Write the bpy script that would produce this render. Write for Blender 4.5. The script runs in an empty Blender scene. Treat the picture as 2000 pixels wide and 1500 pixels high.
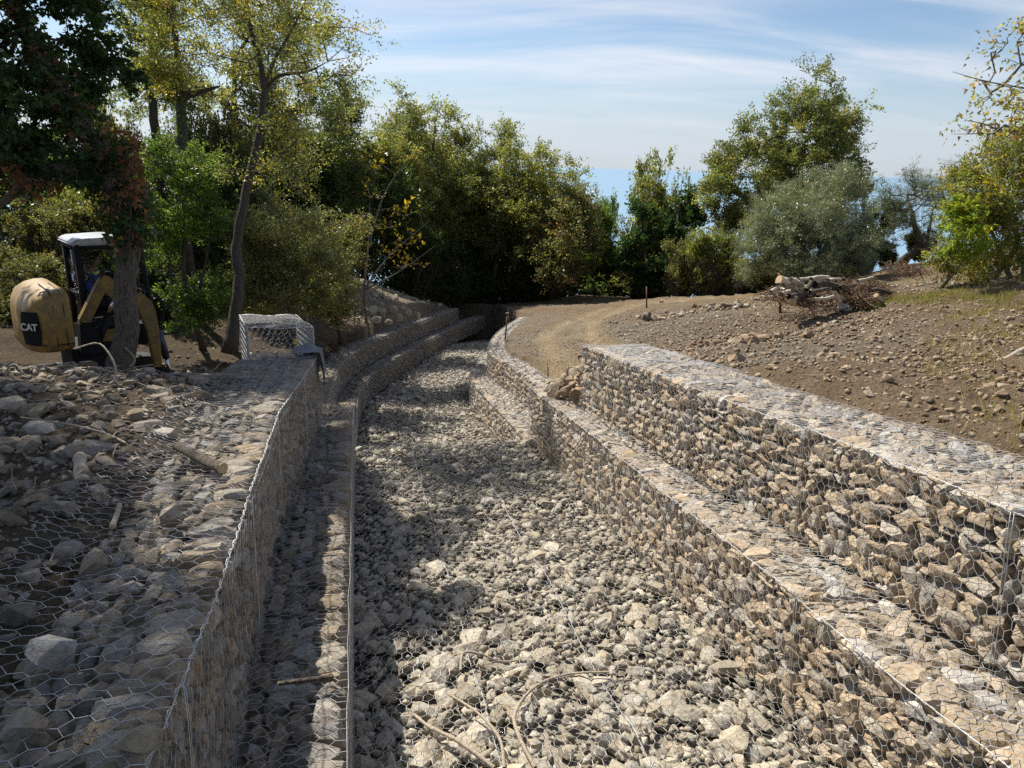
import bpy, bmesh, math, random
import numpy as np
from mathutils import Matrix, Vector
rng = np.random.default_rng(7); random.seed(7)
scene = bpy.context.scene
COL = scene.collection

# ------------------------------------------------------------------ camera
CAM = np.array([0.0, 0.0, 10.0])
FPX = 1000 / math.tan(math.radians(35)); ROLL = math.radians(1.72)
PITCH = math.atan(430 / FPX * math.cos(ROLL))
cF = np.array([0, math.cos(PITCH), -math.sin(PITCH)]); _r0 = np.array([1.0, 0, 0]); _u0 = np.cross(_r0, cF)
cR = math.cos(ROLL) * _r0 + math.sin(ROLL) * _u0; cU = -math.sin(ROLL) * _r0 + math.cos(ROLL) * _u0
cam = bpy.data.cameras.new('camera'); cam.angle = math.radians(70); cam.sensor_fit = 'HORIZONTAL'
cam.clip_start = 0.05; cam.clip_end = 150000
camo = bpy.data.objects.new('camera', cam); COL.objects.link(camo); scene.camera = camo
M = Matrix.Identity(4)
for i in range(3):
    M[i][0], M[i][1], M[i][2], M[i][3] = cR[i], cU[i], -cF[i], CAM[i]
camo.matrix_world = M
def ray(px, py):
    q = cF + cR * (px - 1000) / FPX + cU * (750 - py) / FPX
    return q / np.linalg.norm(q)
# channel frame: s along the channel (downhill), t to its right, v square to the slope
D = ray(690, 480); N = np.array([D[1], -D[0], 0]); N /= np.linalg.norm(N); V = np.cross(N, D)
def P(s, t, v):
    s, t, v = np.broadcast_arrays(np.asarray(s, float), t, v)
    return CAM + s[..., None] * D + t[..., None] * N + v[..., None] * V
def stv(p):
    q = np.asarray(p) - CAM; return q @ D, q @ N, q @ V
def onv(px, py, v):
    q = ray(px, py); p = q * (v / (q @ V)); return float(p @ D), float(p @ N)
def at(px, py, depth):
    q = ray(px, py); return CAM + q * (depth / (q @ cF))

# ------------------------------------------------------------------ sky, sun, exposure
dh = np.array([D[0], D[1], 0]); dh /= np.linalg.norm(dh)
SUN = -0.46 * N + 0.72 * dh + np.array([0, 0, 1.0]); SUN /= np.linalg.norm(SUN)
SUN_EL = math.asin(SUN[2]); SUN_AZ = math.atan2(SUN[0], SUN[1])       # clockwise from +Y
world = bpy.data.worlds.new('World'); scene.world = world; world.use_nodes = True
def build_world():
    nt = world.node_tree; nt.nodes.clear(); L = nt.links.new; nd = nt.nodes.new
    out = nd('ShaderNodeOutputWorld'); bg = nd('ShaderNodeBackground'); bg.inputs[1].default_value = 0.08
    sky = nd('ShaderNodeTexSky'); sky.sky_type = 'NISHITA'; sky.sun_disc = False
    sky.sun_elevation = SUN_EL; sky.sun_rotation = SUN_AZ; sky.altitude = 200; sky.dust_density = 0.25; sky.air_density = 0.9; sky.ozone_density = 1.8
    tc = nd('ShaderNodeTexCoord'); sep = nd('ShaderNodeSeparateXYZ'); L(tc.outputs['Generated'], sep.inputs[0])
    def math_(op, a, b=None, c=None):
        m = nd('ShaderNodeMath'); m.operation = op
        for i, x in enumerate((a, b, c)):
            if x is None: continue
            if isinstance(x, (int, float)): m.inputs[i].default_value = x
            else: L(x, m.inputs[i])
        return m.outputs[0]
    zz = math_('ADD', math_('MAXIMUM', sep.outputs[2], 0.0), 0.30)
    cx = math_('DIVIDE', sep.outputs[0], zz); cy = math_('DIVIDE', sep.outputs[1], zz)
    cmb = nd('ShaderNodeCombineXYZ'); L(cx, cmb.inputs[0]); L(cy, cmb.inputs[1])
    def layer(scale, rot, nscale, lo, hi, seed, dist=1.2):
        mp = nd('ShaderNodeMapping'); L(cmb.outputs[0], mp.inputs[0])
        mp.inputs['Scale'].default_value = scale; mp.inputs['Rotation'].default_value = (0, 0, rot); mp.inputs['Location'].default_value = (seed, seed * 1.7, 0)
        nz = nd('ShaderNodeTexNoise'); L(mp.outputs[0], nz.inputs[0]); nz.inputs['Scale'].default_value = nscale
        nz.inputs['Detail'].default_value = 7; nz.inputs['Roughness'].default_value = 0.56; nz.inputs['Distortion'].default_value = dist
        mr = nd('ShaderNodeMapRange'); mr.interpolation_type = 'SMOOTHSTEP'; L(nz.outputs[0], mr.inputs[0])
        mr.inputs[1].default_value = lo; mr.inputs[2].default_value = hi
        return mr.outputs[0]
    a = layer((0.9, 2.6, 1), 0.22, 0.9, 0.36, 0.74, 3.1)
    b = layer((0.8, 4.2, 1), -0.12, 1.5, 0.45, 0.85, 8.4, 0.7)
    c = math_('MINIMUM', math_('ADD', math_('MULTIPLY', a, 0.62), math_('MULTIPLY', b, 0.42)), 0.85)
    lum = nd('ShaderNodeRGBToBW'); L(sky.outputs[0], lum.inputs[0])
    white = nd('ShaderNodeMix'); white.data_type = 'RGBA'
    # cirrus is lit by the sun: brighter where the sky round the sun is brighter
    lv = math_('ADD', math_('MULTIPLY', lum.outputs[0], 0.55), 5.2)
    cc = nd('ShaderNodeCombineColor'); L(math_('MULTIPLY', lv, 0.99), cc.inputs[0]); L(lv, cc.inputs[1]); L(math_('MULTIPLY', lv, 1.06), cc.inputs[2])
    mx = nd('ShaderNodeMix'); mx.data_type = 'RGBA'; L(c, mx.inputs[0]); L(sky.outputs[0], mx.inputs[6]); L(cc.outputs[0], mx.inputs[7])
    # pale sea haze low over the horizon
    hz = nd('ShaderNodeMapRange'); hz.interpolation_type = 'SMOOTHSTEP'; L(sep.outputs[2], hz.inputs[0]); hz.inputs[1].default_value = 0.0; hz.inputs[2].default_value = 0.16; hz.inputs[3].default_value = 0.8; hz.inputs[4].default_value = 0.0
    hc = nd('ShaderNodeMix'); hc.data_type = 'RGBA'; L(hz.outputs[0], hc.inputs[0]); L(mx.outputs[2], hc.inputs[6])
    hl = math_('ADD', math_('MULTIPLY', lum.outputs[0], 0.12), 4.6); hcc = nd('ShaderNodeCombineColor'); L(math_('MULTIPLY', hl, 0.86), hcc.inputs[0]); L(math_('MULTIPLY', hl, 0.98), hcc.inputs[1]); L(math_('MULTIPLY', hl, 1.15), hcc.inputs[2]); L(hcc.outputs[0], hc.inputs[7])
    L(hc.outputs[2], bg.inputs[0]); L(bg.outputs[0], out.inputs[0])
build_world()
sl = bpy.data.lights.new('sun', 'SUN'); sl.energy = 5.0; sl.angle = math.radians(0.55); sl.color = (1.0, 0.93, 0.82)
so = bpy.data.objects.new('sun', sl); COL.objects.link(so)
so.rotation_euler = Vector(-SUN).to_track_quat('-Z', 'Y').to_euler(); so.location = (-10, 20, 40)
vs = scene.view_settings; vs.view_transform = 'Standard'; vs.look = 'None'; vs.exposure = 0.58; vs.gamma = 1; vs.use_curve_mapping = False
scene.cycles.use_denoising = False
scene.cycles.max_bounces = 8; scene.cycles.diffuse_bounces = 3; scene.cycles.transparent_max_bounces = 8

# ------------------------------------------------------------------ helpers
def mesh_np(name, Vt, F, mat=None, col=None, smooth=False):
    """verts (n,3), faces (m,3|4) or list of such arrays -> mesh; col (n,3) point colour attribute 'Col'"""
    me = bpy.data.meshes.new(name); Fs = [f for f in (F if isinstance(F, list) else [F]) if len(f)]
    Vt = np.asarray(Vt, np.float32); me.vertices.add(len(Vt)); me.vertices.foreach_set('co', Vt.ravel())
    loops = np.concatenate([np.asarray(f, np.int32).ravel() for f in Fs])
    tot = np.concatenate([np.full(len(f), f.shape[1], np.int32) for f in Fs])
    st = np.concatenate([[0], np.cumsum(tot)[:-1]]).astype(np.int32)
    me.loops.add(len(loops)); me.loops.foreach_set('vertex_index', loops)
    me.polygons.add(len(tot)); me.polygons.foreach_set('loop_start', st)
    if smooth: me.polygons.foreach_set('use_smooth', np.ones(len(tot), bool))
    if col is not None:
        a = me.color_attributes.new('Col', 'FLOAT_COLOR', 'POINT')
        c4 = np.ones((len(Vt), 4), np.float32); c4[:, :3] = col; a.data.foreach_set('color', c4.ravel())
    me.update()
    if mat: me.materials.append(mat)
    return me
def link(name, data, parent=None, loc=None):
    o = bpy.data.objects.new(name, data); COL.objects.link(o)
    if parent is not None: o.parent = parent
    if loc is not None: o.location = loc
    return o
def tag(o, label=None, cat=None, group=None, kind=None):
    for k, x in (('label', label), ('category', cat), ('group', group), ('kind', kind)):
        if x: o[k] = x
    return o
def thing(name, loc, label, cat, group=None):
    return tag(link(name, None, None, tuple(loc)), label, cat, group)
def off(parent):
    return np.array(parent.location) if parent is not None else np.zeros(3)
# value noise
_perm = np.random.default_rng(1).random((256, 256))
def vnoise(x, y):
    xi = np.floor(x).astype(int); yi = np.floor(y).astype(int); fx = x - xi; fy = y - yi
    fx = fx * fx * (3 - 2 * fx); fy = fy * fy * (3 - 2 * fy); g = lambda a, b: _perm[a & 255, b & 255]
    return (g(xi, yi) * (1 - fx) + g(xi + 1, yi) * fx) * (1 - fy) + (g(xi, yi + 1) * (1 - fx) + g(xi + 1, yi + 1) * fx) * fy
def fbm(x, y, o=4):
    r = 0; a = 0.5
    for i in range(o):
        r = r + a * (vnoise(x * 2 ** i + 17 * i, y * 2 ** i + 31 * i) - 0.5); a *= 0.5
    return r
def unit(a): return a / np.maximum(np.linalg.norm(a, axis=-1, keepdims=True), 1e-9)

def tubes(p0, p1, r0, r1=None, k=3):
    """independent tapered prisms p0->p1"""
    p0 = np.asarray(p0, float); p1 = np.asarray(p1, float); n = len(p0)
    r0 = np.broadcast_to(r0, n); r1 = r0 if r1 is None else np.broadcast_to(r1, n)
    d = unit(p1 - p0); ref = np.where(np.abs(d[:, 2:3]) < 0.9, [[0, 0, 1.0]], [[1.0, 0, 0]])
    a = unit(np.cross(d, ref)); b = np.cross(d, a); ang = np.arange(k) * 2 * math.pi / k
    ring = a[:, None] * np.cos(ang)[None, :, None] + b[:, None] * np.sin(ang)[None, :, None]
    Vt = np.concatenate([p0[:, None] + ring * r0[:, None, None], p1[:, None] + ring * r1[:, None, None]], 1).reshape(-1, 3)
    i = np.arange(k); j = (i + 1) % k
    q = np.stack([i, j, j + k, i + k], 1)
    F = (np.arange(n) * 2 * k)[:, None, None] + q[None]
    return Vt, F.reshape(-1, 4)
def sweep(pts, rad, k=8, seed=0, rough=0.0, caps=True):
    """one continuous tube through pts with radius per point"""
    pts = np.asarray(pts, float); n = len(pts); rad = np.broadcast_to(rad, n).astype(float)
    tan = unit(np.gradient(pts, axis=0)); ref = np.array([0.3, 0.9, 0.2]) if abs(tan[0][2]) > 0.8 else np.array([0, 0, 1.0])
    a = unit(np.cross(tan, ref)); b = np.cross(tan, a); ang = np.arange(k) * 2 * math.pi / k
    R = np.random.default_rng(seed); rr = rad[:, None] * (1 + rough * R.normal(size=(n, k)))
    ring = pts[:, None] + (a[:, None] * np.cos(ang)[None, :, None] + b[:, None] * np.sin(ang)[None, :, None]) * rr[..., None]
    i = np.arange(k); j = (i + 1) % k; q = np.stack([i, j, j + k, i + k], 1)
    F = [((np.arange(n - 1) * k)[:, None, None] + q[None]).reshape(-1, 4)]
    Vt = ring.reshape(-1, 3)
    if caps:
        Vt = np.concatenate([Vt, pts[:1], pts[-1:]]); m = n * k
        F.append(np.concatenate([np.stack([j, i, np.full(k, m)], 1), np.stack([i + (n - 1) * k, j + (n - 1) * k, np.full(k, m + 1)], 1)]))
    return Vt, F
def smooth_path(ctrl, n):
    c = np.asarray(ctrl, float); u = np.linspace(0, len(c) - 1, n); i = np.clip(u.astype(int), 0, len(c) - 2); f = (u - i)[:, None]
    p = lambda k: c[np.clip(k, 0, len(c) - 1)]
    return 0.5 * (2 * p(i) + (p(i + 1) - p(i - 1)) * f + (2 * p(i - 1) - 5 * p(i) + 4 * p(i + 1) - p(i + 2)) * f ** 2 + (3 * p(i) - p(i - 1) - 3 * p(i + 1) + p(i + 2)) * f ** 3)

# ------------------------------------------------------------------ materials
def newmat(name):
    m = bpy.data.materials.new(name); m.use_nodes = True; nt = m.node_tree
    return m, nt, nt.nodes, nt.links.new, nt.nodes['Principled BSDF']
def noise_node(nt, coord, scale, detail=4, rough=0.6):
    n = nt.nodes.new('ShaderNodeTexNoise'); n.inputs['Scale'].default_value = scale; n.inputs['Detail'].default_value = detail; n.inputs['Roughness'].default_value = rough
    if coord is not None: nt.links.new(coord, n.inputs['Vector'])
    return n
def ramp(nt, src, stops):
    r = nt.nodes.new('ShaderNodeValToRGB'); e = r.color_ramp.elements
    while len(e) < len(stops): e.new(0.5)
    for x, (p, c) in zip(e, stops):
        x.position = p; x.color = (*c, 1) if len(c) == 3 else c
    nt.links.new(src, r.inputs[0]); return r
def mixc(nt, mode, fac, a, b):
    m = nt.nodes.new('ShaderNodeMix'); m.data_type = 'RGBA'; m.blend_type = mode
    for sock, x in ((m.inputs[0], fac), (m.inputs[6], a), (m.inputs[7], b)):
        if isinstance(x, (int, float)): sock.default_value = x
        elif isinstance(x, tuple): sock.default_value = (*x, 1)
        else: nt.links.new(x, sock)
    return m.outputs[2]
def bump(nt, h, strength, dist, bsdf):
    b = nt.nodes.new('ShaderNodeBump'); b.inputs['Strength'].default_value = strength; b.inputs['Distance'].default_value = dist
    nt.links.new(h, b.inputs['Height']); nt.links.new(b.outputs[0], bsdf.inputs['Normal']); return b
def rock_mat(name, source, fine=30):
    """source 'object': tint from the object's colour; 'attr': tint from attribute Col"""
    m, nt, nodes, L, b = newmat(name)
    geo = nodes.new('ShaderNodeNewGeometry')
    if source == 'object': tint = nodes.new('ShaderNodeObjectInfo').outputs['Color']
    else:
        a = nodes.new('ShaderNodeAttribute'); a.attribute_name = 'Col'; tint = a.outputs['Color']
    n1 = noise_node(nt, geo.outputs['Position'], fine, 6, 0.65); n2 = noise_node(nt, geo.outputs['Position'], fine * 0.3, 4, 0.6)
    r1 = ramp(nt, n1.outputs[0], [(0.25, (0.55, 0.54, 0.52)), (0.55, (1, 1, 1)), (0.78, (1.25, 1.22, 1.15))])
    r2 = ramp(nt, n2.outputs[0], [(0.3, (0.86, 0.76, 0.64)), (0.5, (1, 1, 1)), (0.7, (1.08, 1.08, 1.08))])
    c = mixc(nt, 'MULTIPLY', 1.0, mixc(nt, 'MULTIPLY', 1.0, tint, r1.outputs[0]), r2.outputs[0])
    L(c, b.inputs['Base Color']); b.inputs['Roughness'].default_value = 0.9; b.inputs['Specular IOR Level'].default_value = 0.25
    hh = nodes.new('ShaderNodeMath'); hh.operation = 'ADD'; L(n1.outputs[0], hh.inputs[0]); L(n2.outputs[0], hh.inputs[1])
    bump(nt, hh.outputs[0], 0.9, 0.02, b)
    return m
ROCK = rock_mat('rock_object', 'object'); ROCKA = rock_mat('rock_attribute', 'attr')
def plain_mat(name, col, rough=0.7, metal=0.0, var=0.25, scale=8, bumps=0.0, col2=None, stretch=None, spec=0.5):
    m, nt, nodes, L, b = newmat(name); tc = nodes.new('ShaderNodeTexCoord'); co = tc.outputs['Object']
    if stretch:
        mp = nodes.new('ShaderNodeMapping'); mp.inputs['Scale'].default_value = stretch; L(co, mp.inputs[0]); co = mp.outputs[0]
    n = noise_node(nt, co, scale, 6, 0.65); c2 = col2 or tuple(x * (1 - var) for x in col)
    r = ramp(nt, n.outputs[0], [(0.35, c2), (0.62, col)])
    L(r.outputs[0], b.inputs['Base Color']); b.inputs['Roughness'].default_value = rough; b.inputs['Metallic'].default_value = metal; b.inputs['Specular IOR Level'].default_value = spec
    if bumps: bump(nt, n.outputs[0], bumps, 0.05 if 'bark' in name else 0.02, b)
    return m
WIRE = plain_mat('galvanised_wire', (0.60, 0.61, 0.62), 0.48, 0.5, 0.35, 20)
CORE = plain_mat('packed_rubble', (0.17, 0.14, 0.105), 0.95, 0, 0.4, 14, 0.8); BEDM = plain_mat('bed_gravel', (0.33, 0.295, 0.23), 0.95, 0, 0.35, 25, 1.0)
BARK = plain_mat('bark', (0.19, 0.15, 0.11), 0.9, 0, 0.75, 9, 1.0, stretch=(5, 5, 0.8))
BARKD = plain_mat('dark_bark', (0.10, 0.085, 0.065), 0.9, 0, 0.6, 7, 0.9, stretch=(6, 6, 1))
BARKG = plain_mat('grey_bark', (0.24, 0.22, 0.19), 0.9, 0, 0.5, 7, 0.8, stretch=(6, 6, 1))
DEADW = plain_mat('dry_wood', (0.47, 0.39, 0.30), 0.85, 0, 0.4, 9, 0.6, stretch=(5, 5, 1))
CUTW = plain_mat('cut_wood', (0.50, 0.36, 0.21), 0.8, 0, 0.3, 12, 0.3)
RUST = plain_mat('rusty_steel', (0.16, 0.075, 0.04), 0.75, 0.4, 0.5, 25, 0.3)
def leaf_mat(name, trans=0.5, gloss=0.4):
    m, nt, nodes, L, b = newmat(name)
    a = nodes.new('ShaderNodeAttribute'); a.attribute_name = 'Col'
    oi = nodes.new('ShaderNodeObjectInfo'); lc = mixc(nt, 'MULTIPLY', 1.0, a.outputs['Color'], oi.outputs['Color']); L(lc, b.inputs['Base Color']); b.inputs['Roughness'].default_value = gloss; b.inputs['Specular IOR Level'].default_value = 0.35
    tr = nodes.new('ShaderNodeBsdfTranslucent')
    t = mixc(nt, 'MULTIPLY', 1.0, lc, (1.7, 1.7, 0.85)); L(t, tr.inputs[0])
    mx = nodes.new('ShaderNodeMixShader'); mx.inputs[0].default_value = trans; L(b.outputs[0], mx.inputs[1]); L(tr.outputs[0], mx.inputs[2])
    L(mx.outputs[0], nodes['Material Output'].inputs[0]); return m
LEAF = leaf_mat('leaves'); LEAFO = leaf_mat('olive_leaves', 0.25, 0.35)

# ------------------------------------------------------------------ stones
def hull_template(R, p=3.0, npts=20, lo=0.86):
    u = unit(R.normal(size=(npts, 3))); r = (np.abs(u) ** p).sum(1) ** (-1 / p); pts = u * r[:, None] * R.uniform(lo, 1.05, (npts, 1))
    bm = bmesh.new()
    for q in pts: bm.verts.new(q)
    res = bmesh.ops.convex_hull(bm, input=bm.verts)
    bmesh.ops.delete(bm, geom=[x for x in bm.verts if not x.link_faces], context='VERTS')
    bm.verts.index_update(); vv = np.array([x.co[:] for x in bm.verts]); ff = np.array([[x.index for x in f.verts] for f in bm.faces]); bm.free()
    ext = np.abs(vv).max(0); return vv / ext, ff
TPL = [hull_template(rng, random.uniform(3.2, 7.0), random.choice((22, 24, 26))) for i in range(44)]
TPLMID = [hull_template(rng, random.uniform(3.0, 6.0), 11, 0.68) for i in range(28)]   # for stones joined into one mesh
TPLM = []
for i, (tv, tf) in enumerate(TPL):
    me = mesh_np('stone', tv, tf, ROCK, smooth=True); me.set_sharp_from_angle(angle=math.radians(28)); TPLM.append(me)
TAN = np.array([[0.45, 0.365, 0.265], [0.47, 0.39, 0.29], [0.40, 0.325, 0.235], [0.47, 0.375, 0.26], [0.42, 0.375, 0.31], [0.43, 0.40, 0.355], [0.49, 0.44, 0.36], [0.43, 0.355, 0.265]])
PALE = np.array([[0.45, 0.41, 0.33], [0.49, 0.45, 0.37], [0.41, 0.365, 0.285], [0.39, 0.365, 0.32], [0.52, 0.48, 0.40], [0.36, 0.32, 0.25], [0.43, 0.385, 0.295]])
GREY = np.array([[0.27, 0.23, 0.18], [0.31, 0.275, 0.23], [0.225, 0.19, 0.145], [0.35, 0.32, 0.28], [0.29, 0.24, 0.175], [0.25, 0.23, 0.205]])
SOILC = np.array([[0.31, 0.235, 0.16], [0.345, 0.265, 0.185], [0.28, 0.205, 0.14], [0.36, 0.29, 0.205]])
def rotm(ax, jit):
    """frames (n,3,3) with columns ax[0..2], jittered by random rotations of about jit radians"""
    n = len(jit); w = rng.normal(size=(n, 3)) * np.asarray(jit).reshape(n, -1)
    th = np.linalg.norm(w, axis=1)[:, None, None] + 1e-9; k = w / th[:, :, 0]
    K = np.zeros((n, 3, 3)); K[:, 0, 1], K[:, 0, 2], K[:, 1, 0], K[:, 1, 2], K[:, 2, 0], K[:, 2, 1] = -k[:, 2], k[:, 1], k[:, 2], -k[:, 0], -k[:, 1], k[:, 0]
    R = np.eye(3) + np.sin(th) * K + (1 - np.cos(th)) * (K @ K)
    return R @ ax
class Stones:
    def __init__(s): s.pos, s.rot, s.half, s.col = [], [], [], []
    def add(s, pos, rot, half, col):
        s.pos.append(np.asarray(pos).reshape(-1, 3)); s.rot.append(np.asarray(rot).reshape(-1, 3, 3)); s.half.append(np.asarray(half).reshape(-1, 3)); s.col.append(np.asarray(col).reshape(-1, 3))
    def build(s, parent, limit=300, name='stone', stuffname='small_stones', keep=None):
        if not s.pos: return
        pos, rot, half, col = map(np.concatenate, (s.pos, s.rot, s.half, s.col)); o0 = off(parent)
        dist = np.linalg.norm(pos - CAM, axis=1); app = (half[:, 0] * half[:, 1] * half[:, 2]) ** (1 / 3) / np.maximum(dist, 0.5)
        q = (pos - CAM); zc = q @ cF; inview = (zc > 0.2) & (np.abs(q @ cR) < zc * 0.74) & (np.abs(q @ cU) < zc * 0.58)
        app = np.where(inview, app, app * 0.05); order = np.argsort(-app)
        big = order[:limit]; big = big[inview[big]] if keep is None else big; rest = np.setdiff1d(order, big)
        for i in big:
            o = link(name, TPLM[rng.integers(len(TPLM))], parent); m = Matrix.Identity(4); A = rot[i] * half[i][None, :]
            for r in range(3):
                for c in range(3): m[r][c] = A[r, c]
                m[r][3] = pos[i, r] - o0[r]
            o.matrix_basis = m; o.color = (*col[i], 1)
        if len(rest):
            me = stones_mesh(stuffname, pos[rest] - o0, rot[rest], half[rest], col[rest])
            tag(link(stuffname, me, parent), kind='stuff')
def stones_mesh(name, pos, rot, half, col, mat=None, TPL=None):
    TPL = TPL or TPLMID; k = rng.integers(len(TPL), size=len(pos)); Vs, Fs, Cs = [], [], []; n0 = 0
    for j in range(len(TPL)):
        ix = np.where(k == j)[0]
        if not len(ix): continue
        tv, tf = TPL[j]; w = np.einsum('nij,nkj->nki', rot[ix], tv[None] * half[ix][:, None, :]) + pos[ix][:, None, :]
        Vs.append(w.reshape(-1, 3)); Fs.append((tf[None] + (np.arange(len(ix)) * len(tv))[:, None, None] + n0).reshape(-1, 3)); Cs.append(np.repeat(col[ix], len(tv), 0)); n0 += len(ix) * len(tv)
    return mesh_np(name, np.concatenate(Vs), np.concatenate(Fs), mat or ROCKA, np.concatenate(Cs))
def pick(pal, n, var=0.12):
    return pal[rng.integers(len(pal), size=n)] * (1 + rng.normal(size=(n, 1)) * var).clip(0.6, 1.4)

# ------------------------------------------------------------------ layout of the channel (s, t) and terrain
RUP = np.array([(-2, 3.62), (1, 3.64), (4, 3.67), (5.3, 3.66), (7.2, 3.53), (10.64, 3.36)])
RLO = np.array([(-2, 3.04), (4, 3.03), (9, 3.03), (12.56, 3.02)])
LUP = np.array([(-2, -0.60), (2, -0.62), (3.5, -0.64), (6.45, -0.70), (10.45, -0.50)])
LLO = np.array([(-2, -0.13), (3, -0.12), (8, -0.11), (11.8, -0.08)])
FLL = smooth_path([(11.85, -0.10), (15, -0.08), (18, -0.02), (20.5, 0.22), (22.5, 0.66), (26.5, 1.9), (31.0, 3.4), (36, 5.4), (39.5, 7.0)], 70)   # far left, lower face
FRL = smooth_path([(12.6, 3.15), (15, 3.17), (18.5, 3.12), (20.3, 3.12), (22, 3.45), (25, 4.35), (29, 5.75), (33, 7.3)], 60)              # far right, lower face
FLU = smooth_path([(12.6, -0.62), (15, -0.60), (18, -0.52), (20.4, -0.26), (22.9, 0.26), (25.6, 1.02), (28.5, 2.0), (33, 3.65), (36.5, 5.1)], 66)
FRU = smooth_path([(12.6, 3.95), (15.5, 3.93), (18.6, 3.86), (20.4, 3.72), (22, 3.95), (25.1, 4.75), (28.3, 5.85), (31.5, 7.1)], 60)
VF1, VL1, VU1 = -3.47, -2.47, -1.48        # near: bed, lower top, upper top
VF2, VL2, VU2 = -4.47, -3.73, -3.05        # far
ctrl = [(-4, -1.9, -1.42), (0, -1.9, -1.42), (5, -1.9, -1.46), (9, -1.9, -1.55), (0, -5, -1.3), (5, -5, -1.32), (9, -5, -1.22), (9, -3, -1.38), (9, -7, -1.08), (10.3, -3.9, -1.95), (10.3, -6, -2.1), (10.5, -2.6, -2.1),
        (12, -6.2, -2.5), (12, -5, -2.5), (13.5, -7, -2.45), (11, -9, -1.5), (5, -10, -0.5), (0, -10, -0.3), (17, -10, -1.6), (14, -2.5, -2.3), (11.5, -1.4, -2.28), (13.2, -1.5, -2.3), (16, -1.3, -2.75), (20, -1.1, -2.85), (20, -3.5, -2.1), (25, 0.2, -2.75), (25, -3, -1.9), (11, -20, 1.0),
        (30.5, -0.6, -1.25), (29, 1.2, -2.4), (33, 1.2, -1.9), (36, 3.5, -2.8), (37, 0, -1.5), (24, -12, -1.0), (32, -12, -0.5), (30, -28, 2.0),
        (11.2, 4.6, -1.85), (12.2, 4.7, -2.05), (13, 4.9, -2.2), (14.5, 5.0, -2.15), (17, 5.0, -2.6), (20, 5.0, -2.85), (25, 6.2, -2.85), (31, 8.4, -2.85), (16, 6.5, -2.1),
        (-4, 5, -1.44), (0, 5, -1.44), (5, 5, -1.50), (10, 5.0, -1.55), (0, 12, -0.75), (5, 12, -0.75), (-4, 12, -0.7), (-4, 22, 0.4), (6, 22, 0.5),
        (45, 0, -2.8), (45, 10, -3.6), (45, -15, -0.6), (40, 17, -2.9), (12.5, 11.5, -0.72), (18, 14, -0.75), (18, 24, 0.5), (30, 26, -0.6), (40, 30, -2.0)]
for px, py, v in [(1100, 640, -2.45), (1200, 603, -2.4), (1300, 583, -2.3), (1150, 575, -2.75), (1400, 700, -1.5), (1700, 750, -1.35), (1990, 800, -1.15), (1600, 640, -1.5), (1640, 597, -1.6), (1420, 612, -1.85), (1330, 640, -1.75), (1260, 600, -2.2), (1800, 575, -1.2), (1450, 580, -2.3)]:
    ctrl.append((*onv(px, py, v), v))
ctrl = np.array(ctrl)
def _tps(r2): return 0.5 * r2 * np.log(r2 + 1e-9)
def _fit(c):
    n = len(c); K = _tps(((c[:, None, :2] - c[None, :, :2]) ** 2).sum(-1)) + 0.4 * np.eye(n); Q = np.c_[np.ones(n), c[:, :2]]
    A = np.block([[K, Q], [Q.T, np.zeros((3, 3))]]); return np.linalg.solve(A, np.r_[c[:, 2], 0, 0, 0])
_w = _fit(ctrl)
def base_v(s, t):
    s = np.asarray(s, float); t = np.asarray(t, float)
    sc = np.clip(s, -6, 46); tc = np.clip(t, -30, 32); sh = s.shape; x = np.stack([sc.ravel(), tc.ravel()], 1)
    r = _tps(((x[:, None] - ctrl[None, :, :2]) ** 2).sum(-1)) @ _w[:-3] + _w[-3] + x @ _w[-2:]
    r = r.reshape(sh); rt = np.clip((t - 8) / 10, 0, 1); edge = 46 - 9 * rt
    r = r - 0.035 * np.maximum(0, s - edge) ** 1.75
    return r
def path_off(path, s, t):
    """signed lateral offset of (s,t) from the path (t minus path t at that s)"""
    return t - np.interp(s, path[:, 0], path[:, 1])
def ray_ground(px, py, d0=4, d1=60):
    # depth at which the view ray through a pixel meets the ground
    ds = np.linspace(d0, d1, 900); q = ray(px, py); p = CAM + q[None] * (ds / (q @ cF))[:, None]; s, t, v = stv(p); k = np.where(v < base_v(s, t))[0]; return ds[k[0]] if len(k) else d1
def gst(px, py, d0=4):
    return tuple(float(x) for x in stv(at(px, py, ray_ground(px, py, d0)))[:2])
track_px = [(1160, 712, 0), (1120, 672, 0), (1112, 640, 0), (1165, 615, 0), (1250, 594, 0), (1400, 580, 0)]
TRK = smooth_path([gst(a, b, 12) for a, b, c in track_px], 40)
def track_dist(s, t):
    return np.sqrt(((np.stack([s, t], -1)[..., None, :] - TRK) ** 2).sum(-1)).min(-1)
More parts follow.
